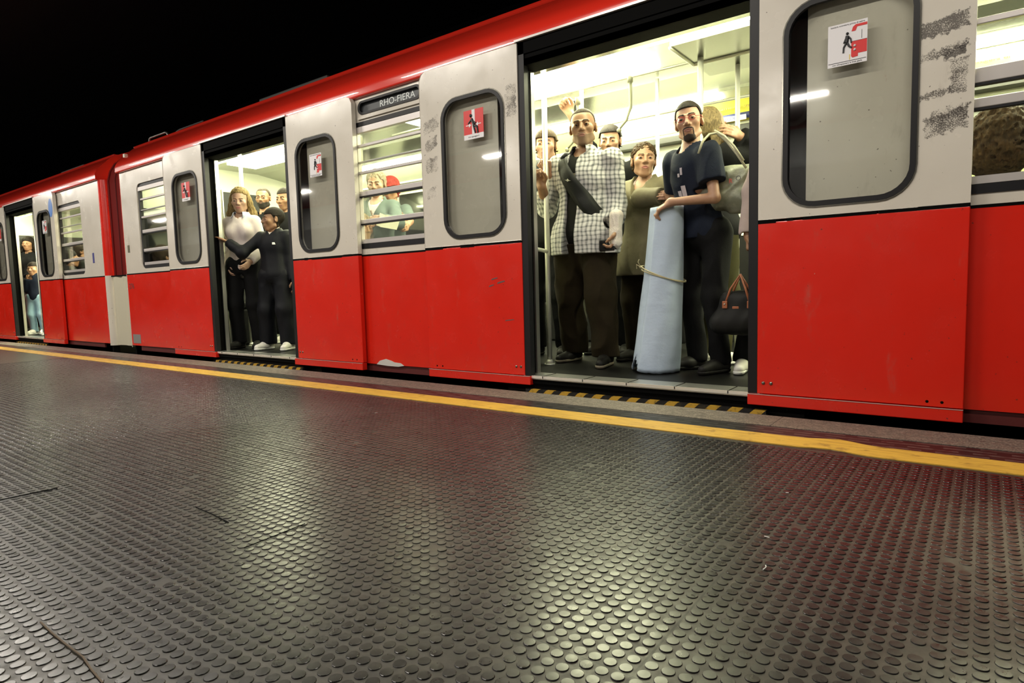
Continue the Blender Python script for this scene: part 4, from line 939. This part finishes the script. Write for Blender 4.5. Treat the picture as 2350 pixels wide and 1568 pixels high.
for b_ in [(-.16, -.135, .885, .95), (-.13, -.105, .90, .965), (-.10, -.075, .93, .985), (-.07, -.045, .95, 1.015), (-.04, -.012, .965, 1.055), (-.008, .022, .99, 1.08), (-.02, -.005, 1.13, 1.15), (.0, .014, 1.14, 1.18)]:
    decal(gl, [b_], C_PRINT, 'shirt_print')
# woman in the tan jacket
x, y, H = stand(1478, 329, .98)
wo = person('older person with short curly brown hair in a tan jacket behind the paper roll', x, y, H, -4, SK_A, hd=(36, -2, 3), fem=1., hh=HM, build=1.06, rh=A3(1532, 452, .70), rel=A3(1436, 480, .76), lh=A3(1550, 452, .80), lel=A3(1560, 440, 1.05),
    top=[dict(name='blouse', m=C_PINK, e=.006, hem=.6, sleeve=.2, neck=.85, nr=.06, fold=.001, h=.009), dict(name='jacket', m=C_TAN, e=.022, hem=.40, neck=.855, nr=.075, vneck=.17, fold=.010, fsc=20, seed=12, flare=.02, h=.0075)],
    bottom=dict(name='trousers', m=C_BROWN, e=.014, fold=.008, hem=.03), shoe=(C_SHOE, C_SHOE), hair=hair_curly(.010, (.09, .05, .02), -.06, .052, 4, .008, 110.), lips=(.28, .09, .07), brow=(.07, .045, .03))
# man behind, dark coat, arm up to the rail
x, y, H = stand(1400, 289, 1.3)
p4 = person('dark-haired person in a black coat behind the checked shirt, arm raised to a strap', x, y, H, 6, SK_A, hd=(14, 10, 0), build=1.08, hh=.0045, rh=A3(1309, 262, 1.02), rel=A3(1370, 330, 1.0), handpose=('grip', 'relax'), dR=((-.5, -.1, .85), (.3, -.8, .1)),
    top=[dict(name='coat', m=C_BLACK, e=.026, hem=.45, neck=.862, nr=.07, fold=.009, fsc=20, h=.009)], bottom=dict(name='trousers', m=C_BLACK), shoe=(C_SHOE, C_SHOE), hair=hair_short(.011, (.022, .015, .01), .064, -.005))
# person at the left pole
x, y, H = stand(1252, 298, 1.0)
p5 = person('brown-haired person half hidden behind the left grab pole of the near doorway', x, y, H, 12, SK_A, hd=(14, 4, 0), build=1.02, hh=.0045, lh=A3(1262, 402, .53), lel=A3(1290, 480, .68), handpose=('relax', 'grip'), dL=((-.15, -.15, 1), (-.55, -.8, .0)),
    top=[dict(name='cardigan', m=C_DGREY, e=.018, hem=.5, neck=.86, fold=.007, h=.009)], bottom=dict(name='trousers', m=C_BLACK), shoe=(C_SHOE, C_SHOE), hair=hair_short(.014, (.11, .07, .035), .05, -.03))
# person behind the spectacled man
x, y, H = stand(1632, 248, 1.02)
p6 = person('fair-haired person in a black coat standing behind the bearded person with glasses', x, y, H, 150, SK_A, hd=(0, 0, 0), fem=1., build=1.15, hh=.0045, rh=A3(1700, 315, .95), rel=A3(1690, 390, 1.0),
    top=[dict(name='coat', m=C_BLACK, e=.03, hem=.40, neck=.862, nr=.07, fold=.01, fsc=18, h=.010)], bottom=dict(name='trousers', m=cloth('olive_trousers', (.04, .037, .012))), shoe=(C_SHOEW, C_SOLEW), hair=hair_curly(.002, (.30, .22, .11), -.12, .05, 7, .005, 60., .04))
# small person in red
x, y, H = stand(1531, 402, 1.75)
person('short person in red partly seen between the tan jacket and the navy T-shirt', x, y, H, 0, SK_B, child=True, hh=.0055, top=[dict(name='jumper', m=C_RED, e=.02, hem=.45, h=.012)], bottom=dict(name='trousers', m=C_BLACK), hair=hair_curly(.008, (.04, .025, .012), -.08, .05))
# person at the right edge of the near doorway
x, y = -.775, .50
pe = person('person in a pale pink jumper holding a black handbag, cut off by the door leaf', x, y, 1.58, 20, SK_B, fem=1., hh=.006, rh=A3(1707, 588, .50), rel=A3(1690, 470, .62), handpose=('grip', 'relax'), dR=((.02, -.1, -1), (.9, .2, 0)),
    feet=(A3(1706, 815, .72)*[1, 1, 0]+[0, 0, FL], None), top=[dict(name='jumper', m=C_PINK, e=.020, hem=.5, fold=.009, fsc=22, h=.008)], bottom=dict(name='trousers', m=C_BLACK), shoe=(C_SHOEW, C_SOLEW), hair=hair_curly(.01, (.05, .03, .02), -.1))
# ---- second doorway
x, y, H = stand(549, 433, .36)
bl = person('fair long-haired person in a white blouse in the middle doorway, eyes lowered', x, y, H, 34, SK_C, hd=(14, 10, 0), fem=1., hh=.0045, build=.93, rh=A3(527, 612, .26), rel=A3(520, 560, .50), lh=A3(575, 600, .30), handpose=('relax', 'relax'),
    top=[dict(name='blouse', m=C_WHITE, e=.016, hem=.47, neck=.85, nr=.06, vneck=.07, fold=.008, fsc=22, h=.009)], bottom=dict(name='trousers', m=C_BLACK, e=.02), shoe=(C_SHOE, C_SHOE), hair=hair_curly(.014, (.36, .25, .10), -.06, .072, 3, .007, 60., .13), brow=(.2, .12, .06), lips=(.36, .14, .12))
collar(bl, cloth('collar_blue', (.50, .56, .68)), r=.062, z=.838, w=.045)
x, y, H = stand(625, 477, .42)
gi = person('child with dark tied-back hair in a black tracksuit reaching for the door edge', x, y, H, 24, SK_D, hd=(-42, 2, 0), child=True, hh=.0040, build=1.12, heads=1.03, rh=A3(524, 557, .17), rel=A3(570, 640, .15), handpose=('flat', 'relax'), dR=((-.8, -.5, .45), (-.2, -.6, -.6)), lel=A3(660, 600, .6),
    feet=(A3(615, 802, .36)*[1, 1, 0]+[0, 0, FL], A3(662, 798, .42)*[1, 1, 0]+[0, 0, FL]), top=[dict(name='undershirt', m=C_WHITE, e=.008, hem=.6, sleeve=.2, neck=.86, nr=.05, fold=.001, h=.009), dict(name='tracksuit_jacket', m=C_TRACK, e=.017, hem=.47, neck=.85, nr=.06, vneck=.06, fold=.007, fsc=25, h=.008)],
    bottom=dict(name='tracksuit_trousers', m=C_TRACK, e=.016, hem=.04, lr=(.09, .07, .07)), shoe=(C_SHOEW, C_SOLEW), hair=hair_short(.009, (.025, .018, .012), .05, -.02))
decal(gi, [(.045, .075, .985, 1.005)], C_SOLEW, 'jacket_badge', .022)
sp = gi['M']; pts = [(-.105, .0, .66), (-.095, -.01, .45), (-.085, .0, .25), (-.08, .0, .10)]
MB().tube([tuple(sp[0] @ np.array(q)*1+sp[1]) for q in [(-.115, -.045, .60), (-.11, -.05, .42), (-.10, -.05, .28), (-.10, -.045, .14)]], .003, 6).build('trouser_piping', C_SOLEW, gi['root'], True)
x, y, H = stand(603, 432, 1.15)
person('bearded person with glasses in the middle doorway behind the fair-haired person', x, y, H, 20, SK_B, hd=(20, 4, 0), hh=.0045, build=.95, top=[dict(name='coat', m=C_BLACK, e=.02, hem=.45, h=.012)], bottom=dict(name='trousers', m=C_BLACK), hair=hair_short(.004, (.08, .06, .04), .085, -.0), beard=beard_goatee((.02, .015, .01), .004, True), glasses=(.0013, M_BLACK))
x, y, H = stand(653, 432, .95)
person('tall person in a black coat at the right edge of the middle doorway', x, y, H, 20, SK_B, hd=(0, 8, 0), hh=.0050, build=1.1, top=[dict(name='coat', m=C_BLACK, e=.022, hem=.45, h=.012)], bottom=dict(name='trousers', m=C_BLACK), shoe=(C_SHOEW, C_SOLEW), hair=hair_short(.008, (.05, .04, .03), .06))
# ---- behind the window between the doorways
x, y, H = stand(862, 392, .88)
person('grey-haired person in a dark jacket reading a newspaper behind the window', x, y, H, 25, SK_C, hd=(10, 14, 0), fem=1., hh=.0045, lh=A3(880, 505, .60), rh=A3(848, 512, .62), lel=A3(915, 520, .8), rel=A3(835, 530, .8),
    top=[dict(name='blouse', m=C_WHITE, e=.008, hem=.5, sleeve=.2, nr=.06, h=.010, fold=.001), dict(name='jacket', m=C_SLATE, e=.022, hem=.42, nr=.07, neck=.855, vneck=.2, h=.010, fold=.008)], low=True, bottom=dict(name='trousers', m=C_DGREY), hair=hair_curly(.012, (.42, .36, .26), -.05, .05, 5, .007, 80.))
x, y, H = stand(893, 410, 1.35)
person('person in a red cap and slate shirt leaning over behind the window', x, y, H, 10, SK_B, hd=(10, 14, 0), lean=(.05, -.05), hh=.0045, lh=A3(935, 520, 1.0), rh=A3(915, 505, 1.05), top=[dict(name='shirt', m=C_SLATE, e=.018, hem=.45, h=.011, sleeve=.42)], sleeve=.42, bottom=dict(name='trousers', m=C_DGREY), hair=hair_short(.015, (.45, .06, .05), .035, -.0))
p = at(830, 492, .55)
person('seated person with pale brown hair low behind the window, seen beside the door leaf', p.x, .55, 1.30, 60, SK_B, zf=p.z-1.30, hd=(20, 5, 0), hh=.0055, low=False, top=[dict(name='jumper', m=C_DGREY, e=.018, hem=.5, h=.012)], hair=hair_curly(.01, (.2, .14, .07), -.08))
# ---- right-hand window: heads inside
p = at(2300, 278, .42)
person('seated person with thick curly brown hair, back to the right-hand window', p.x, .42, 1.55, 165, SK_B, zf=p.z-1.55, hh=.006, low=False, heads=1.1, build=1.1, top=[dict(name='coat', m=C_DGREY, e=.02, hem=.5, h=.012)], hair=hair_curly(.050, (.075, .042, .016), -.13, .05, 11, .014, 150.))
p = at(2335, 235, 1.15)
person('person in a pale green coat behind the curly-haired head in the right-hand window', p.x, 1.15, 1.6, -30, SK_A, zf=p.z-1.6, hh=.006, low=False, build=1.6, hd=(0, 25, 0), top=[dict(name='coat', m=C_GREEN, e=.03, hem=.45, h=.012)], hair=hair_short(.015, (.02, .015, .012), .05))
# ---- windows further left: seated heads
for (u, v, Y, lb, hc_) in ((352, 572, .20, 'dark-haired seated person at the window beside the gangway, left of the pair', (.03, .02, .015)), (378, 566, .24, 'brown-haired seated person at the window beside the gangway, nearer the door leaf', (.07, .045, .025)),
                           (160, 575, .42, 'dark-haired seated person at the end window of the far car', (.02, .016, .013)), (183, 560, .6, 'seated person in dark clothes at the end window of the far car, nearer the gangway', (.05, .035, .025))):
    p = at(u, v, Y); person(lb, p.x, Y, 1.5, 170, SK_B, zf=p.z-1.5, hh=.008, low=False, h=.014, top=[dict(name='coat', m=C_DGREY, e=.02, hem=.5, h=.014)], hair=hair_curly(.018, hc_, -.10, .05, 3, .006, 60.))
# ---- far car doorway
x, y, H = stand(76, 610, .40)
person('child in a navy top and pale blue trousers in the doorway of the far car', at(84, 700, .34).x, .34, 1.12, 45, SK_B, child=True, hh=.006, h=.011, rh=A3(62, 640, .25), handpose=('grip', 'relax'), top=[dict(name='top', m=C_NAVY, e=.018, hem=.45, h=.012)], bottom=dict(name='trousers', m=C_BLUE, e=.016), shoe=(C_SHOEW, C_SOLEW), hair=hair_short(.01, (.03, .02, .015), .05))
person('dark-haired adult in black behind the child in the doorway of the far car', at(64, 560, .72).x, .72, 1.62, 50, SK_B, fem=1., hh=.006, h=.012, top=[dict(name='coat', m=C_BLACK, e=.02, hem=.42, h=.012)], bottom=dict(name='trousers', m=C_BLACK), hair=hair_curly(.02, (.02, .014, .01), -.08, .05, 2, .006, 60., .06))
# ================================================================== THINGS THE PASSENGERS HOLD
# rolled paper sheet standing on the car floor
def roll():
    c0 = np.array([-1.583, .515]); t_ = at(1526, 476, .47); c1 = np.array([t_.x, .50]); z0, z1 = FL, t_.z
    n, m = 150, 40; V = []; rng = np.random.default_rng(5); ph = rng.random(4)*6
    for j in range(m+1):
        t = j/m
        for i in range(n+1):
            a = 2*math.pi*2.15*i/n; turn = i/n
            r = (.148*(1-t)+.098*t)-.014*turn+.010*math.sin(math.pi*t)*0+.004*math.sin(3*t+a)
            r += .0016*math.sin(a*3+t*9)+.0012*math.sin(a*7-t*14)
            A0 = a-1.9
            c = c0*(1-t)+c1*t+np.array([.012*math.sin(t*math.pi), 0])
            z = z0+(z1-z0)*t
            if j < 4: # crumpled, torn lower rim
                jag = .010*abs(math.sin(a*5+ph[0]))+.008*abs(math.sin(a*11+ph[1])); z = z0+.002+(z-z0)*1+jag*(1-j/4)*(.35+.8*max(0, math.cos(A0-3.5))); r += .010*math.sin(a*6+ph[2])*(1-j/4)*max(0, .3+math.cos(A0-3.5))
            V.append((c[0]+r*math.cos(A0), c[1]+r*math.sin(A0), z))
    F = [(j*(n+1)+i, j*(n+1)+i+1, (j+1)*(n+1)+i+1, (j+1)*(n+1)+i) for j in range(m) for i in range(n) if not (j < 4-1.3*abs((i % 70)-66) and i > 40)]
    def pm():
        P, x, y, z = coords(); nn = noise(P, 26, 5, .7); n2 = noise(P, 5, 3, .5, (1, 1, 3))
        return dict(color=mix(smooth(nn, .3, .8)*.3, (.46, .55, .68), (.38, .46, .58)), rough=.62, bump=(nn+n2*2, .4, .006))
    o = obj('paper_sheet', V, F, mat('blue_grey_paper', fn=pm, spec=.3), None, True); s_ = o.modifiers.new('solid', 'SOLIDIFY'); s_.thickness = .0015
    R_ = empty('paper_roll', (c0[0], c0[1], FL), 'tall roll of pale blue-grey paper with a torn foot standing on the car floor', 'paper roll'); attach(o, R_)
    # twine
    zc = float(at(1520, 628, .40).z); t = (zc-z0)/(z1-z0); c = c0*(1-t)+c1*t; r = .148*(1-t)+.098*t+.008
    M_TW = mat('twine', (.45, .40, .24), .9)
    for k, (tilt, dz) in enumerate(((.052, 0), (.040, -.007))):
        pts = []
        for i in range(41):
            a = 2*math.pi*i/40; x_ = math.cos(a); pts.append((c[0]+.01+(r+.001)*math.cos(a), c[1]+(r+.001)*math.sin(a), zc+dz-x_*tilt))
        MB().tube(pts, .0035, 6).build('twine', M_TW, R_, True)
    kx = c[0]+.01-r-.002; MB().ball((kx, c[1]-.04, zc+.045), .009).tube([(kx, c[1]-.04, zc+.045), (kx-.012, c[1]-.05, zc+.075), (kx-.004, c[1]-.05, zc+.09)], .003, 6).tube([(kx, c[1]-.04, zc+.045), (kx-.022, c[1]-.05, zc+.06), (kx-.02, c[1]-.05, zc+.035)], .003, 6).build('twine_knot', M_TW, R_, True)
roll()
def on_front(p, x, z, off):
    A = p['torso'][0]; yy = -.35
    for _ in range(26): yy = min(0., yy+.9*float(A(np.array([[x, yy, z]], np.float32))[0]))
    return np.array([x, yy-off, z])
def band(p, path, wid, off, m, name, parent, thick=.006, mk=None):
    V = []; n = len(path)
    for i, (x, z) in enumerate(path):
        a = np.array(path[min(i+1, n-1)])-np.array(path[max(i-1, 0)]); a = a/np.linalg.norm(a); q = np.array([-a[1], a[0]]); w_ = wid[i] if isinstance(wid, (list, tuple)) else wid
        for k in (-1, -.4, .4, 1): V.append(on_front(p, x+q[0]*w_*k/2, z+q[1]*w_*k/2, off-(.004 if abs(k) == 1 else 0)))
    F = [(i*4+k, (i+1)*4+k, (i+1)*4+k+1, i*4+k+1) for i in range(n-1) for k in range(3)]
    V = np.array(V) @ p['M'][0].T+p['M'][1]; o = obj(name, V, F, m, parent, True); s_ = o.modifiers.new('solid', 'SOLIDIFY'); s_.thickness = thick; s_.offset = 0; return o
def interp(pts, n=16):
    P = np.array(pts, float); t = np.linspace(0, len(P)-1, n); return [tuple(P[int(min(i, len(P)-2))]+(P[int(min(i, len(P)-2))+1]-P[int(min(i, len(P)-2))])*(i-int(min(i, len(P)-2)))) for i in t]
# broad black sling strap across the checked shirt
s = man['s']; bg = empty('sling_bag', tuple(man['T']+[0, -.1, 1.1]), 'black sling bag strap with a small pale badge, crossing the checked shirt', 'bag')
M_SL = cloth('sling_nylon', (.012, .013, .011), .55)
pth = interp([(-.118, .815*s), (-.095, .775*s), (-.02, .705*s), (.06, .640*s), (.125, .585*s), (.16, .54*s)], 22)
band(man, pth, [.055+.045*math.sin(math.pi*i/21) for i in range(22)], .036, M_SL, 'strap', bg, .010)
up = on_front(man, -.118, .812*s, .034); Rm, Tm = man['M']
MB().tube([tuple(Rm @ np.array(q)+Tm) for q in [tuple(up), (-.118, -.02, .832*s), (-.115, .03, .835*s), (-.09, .10, .80*s)]], .02, 8).build('strap_over_shoulder', M_SL, bg, True)
c = on_front(man, -.035, .718*s, .046); w_ = Rm @ c+Tm
MB().prism([[(w_[0]-.022, w_[2]+.004), (w_[0]-.008, w_[2]+.002), (w_[0], w_[2]+.008), (w_[0]+.008, w_[2]), (w_[0]+.024, w_[2]-.006), (w_[0]+.008, w_[2]-.006), (w_[0], w_[2]-.010), (w_[0]-.008, w_[2]-.003)]], w_[1]-.004, w_[1]).build('strap_badge', mat('badge_pale', (.5, .5, .38), .5), bg)
put('bag_body', surf(grow(ell((-.02, .19, .66*s), (.15, .07, .13)), folds(.006, 25, 3)), .008), man['M'], M_SL, bg)
# camera in the bandaged hand
h_ = Rm @ (mW+mfd*.085)+Tm; cm = empty('camera', (h_[0]-.035, h_[1], h_[2]-.02), 'small black compact camera held in the bandaged hand', 'camera')
MB().box(h_[0]-.095, h_[0]+.012, h_[1]-.035, h_[1]+.0, h_[2]-.042, h_[2]+.026).build('camera_body', mat('camera_black', (.01, .01, .01), .25), cm, bevel=.006)
MB().tube([(h_[0]-.045, h_[1]-.03, h_[2]-.012), (h_[0]-.045, h_[1]-.045, h_[2]-.012)], .016, 16).build('lens', mat('lens_black', (.01, .01, .012), .1), cm, True)
MB().box(h_[0]-.055, h_[0]+.015, h_[1]-.028, h_[1]-.004, h_[2]-.052, h_[2]-.036).build('folded_paper_slip', mat('paper_white', (.6, .6, .58), .6), cm, bevel=.002)
# slouching shoulder tote
tc = np.array(at(1664, 434, .60)); tb = empty('tote_bag', tuple(tc), 'slouching grey-green tote bag hanging from the shoulder of the person in the navy T-shirt', 'bag')
def tm():
    P, x, y, z = coords(); n = noise(P, 9, 4, .6); return dict(color=mix(smooth(n, .35, .65), (.17, .18, .125), (.34, .35, .26)), rough=.38, bump=(noise(P, 22, 4), .5, .01))
M_TOTE = mat('tote_vinyl', fn=tm, spec=.5)
A = union([ell((0, 0, 0), (.18, .06, .12)), cap((-.15, .01, -.07), (.16, .0, -.05), .055, .07), cap((.04, 0, .07), (.17, .01, .11), .05, .04)], .04)
put('bag_body', surf(grow(A, folds(.013, 24, 21, (1, .5, 1))), .006), (roty(10*D2R), tc), M_TOTE, tb)
for du, nm in ((0, 'strap'), (1, 'strap')):
    pts = [at(1603+du*0, 352, .42), at(1612, 325, .44), at(1628, 308, .50), at(1645, 306, .52), at(1668, 325, .50), at(1690, 352, .47), at(1712, 385, .46)] if du == 0 else [at(1640, 300, .53), at(1662, 312, .50), at(1684, 335, .47), at(1706, 368, .46)]
    MB().tube([tuple(p) for p in pts], .0065, 8).build(nm, mat('strap_pale', (.42, .40, .27), .5), tb, True)
q = at(1690, 410, .43); text('bag_letter', 'R', .035, (q.x-.03, q.y, q.z-.01), mat('letter_red', (.5, .06, .04), .5), tb, .001); text('bag_letter', 'O', .035, (q.x+.01, q.y, q.z), mat('letter_grey', (.08, .08, .07), .5), tb, .001)
# handbag
hc_ = np.array(at(1694, 705, .47)); hb = empty('handbag', tuple(hc_), 'black handbag with tan leather handles carried by the person in pale pink', 'bag')
A = union([cap((-.10, 0, -.09), (.13, 0, -.09), .058), ell((.01, 0, -.03), (.12, .055, .10)), cap((-.055, 0, .05), (.09, 0, .05), .034)], .05)
put('bag_body', surf(grow(A, folds(.004, 25, 2)), .006), (np.eye(3), hc_), mat('handbag_black', (.007, .007, .0065), .6, spec=.25), hb)
M_TAN = mat('leather_tan', (.32, .10, .04), .5)
for y_ in (-.045, .035):
    MB().tube([(hc_[0]-.055, hc_[1]+y_, hc_[2]+.02), (hc_[0]-.03, hc_[1]+y_*.8, hc_[2]+.10), (hc_[0]+.012, hc_[1]+y_*.2, hc_[2]+.175), (hc_[0]+.05, hc_[1]+y_*.8, hc_[2]+.10), (hc_[0]+.075, hc_[1]+y_, hc_[2]+.02)], .0065, 8).build('handle', M_TAN, hb, True)
for dx in (-.056, .076): MB().box(hc_[0]+dx-.014, hc_[0]+dx+.014, hc_[1]-.055, hc_[1]-.045, hc_[2]-.005, hc_[2]+.035).build('handle_tab', M_TAN, hb, bevel=.003); MB().ball((hc_[0]+dx, hc_[1]-.056, hc_[2]+.018), .005).build('rivet', M_ALU, hb, True)
MB().box(hc_[0]-.015, hc_[0]+.02, hc_[1]-.056, hc_[1]-.046, hc_[2]-.008, hc_[2]+.006).build('name_tab', M_TAN, hb, bevel=.003)
# bag of the fair-haired person
q = np.array(at(548, 628, .34)); b2 = empty('shoulder_bag', tuple(q), 'glossy black shoulder bag on the hip of the fair-haired person in the middle doorway', 'bag')
put('bag_body', surf(grow(union([cap((-.10, 0, -.03), (.10, 0, -.02), .05), cap((-.07, 0, .03), (.08, 0, .03), .035)], .04), folds(.005, 25, 5)), .008), (np.eye(3), q), mat('bag_gloss_black', (.012, .012, .012), .22), b2)
MB().tube([tuple(at(527, 508, .36)), tuple(at(537, 545, .33)), tuple(at(547, 580, .33)), tuple(at(553, 610, .33))], .006, 6).build('strap', M_SL, b2, True)
# newspaper
q = at(886, 500, .52)
pn = MB(); pn.add([(q.x-.10, q.y+.03, q.z+.05), (q.x+.02, q.y-.03, q.z+.02), (q.x+.15, q.y+.02, q.z-.01), (q.x-.12, q.y+.0, q.z-.05), (q.x+.01, q.y-.07, q.z-.08), (q.x+.14, q.y-.02, q.z-.11)], [(0, 1, 4, 3), (1, 2, 5, 4)])
o = pn.build('newspaper', mat('newsprint', (.62, .62, .52), .7)); tag(o, 'open pale newspaper held by the grey-haired person behind the window', 'newspaper'); s_ = o.modifiers.new('solid', 'SOLIDIFY'); s_.thickness = .004
# litter on the platform
M_LIT = mat('litter_white', (.7, .7, .66), .6)
for (u, v, lb, pts) in ((1751, 1312, 'thin white curled scrap on the studded floor, largest of the litter', [(0, 0, .004), (.003, .012, .006), (-.001, .024, .004)]), (1803, 1134, 'tiny white scrap on the studded floor below the near door leaf', [(0, 0, .004), (.007, .003, .004)]),
                    (1760, 1236, 'short white thread lying above the curled scrap on the floor', [(-.006, 0, .004), (.006, -.001, .004)]), (862, 950, 'small bluish white scrap beside the yellow line', [(-.006, 0, .004), (.008, .004, .005)])):
    d = FF+RR*((u-1175)/FPX)-UU*((v-784)/FPX); t = -CZ/d.z; p = Vector((CX, CY, CZ))+d*t
    tag(MB().tube([(p.x+a, p.y+b, c_) for a, b, c_ in pts], .0011, 5).build('paper_scrap', M_LIT), lb, 'litter', 'litter on the platform')
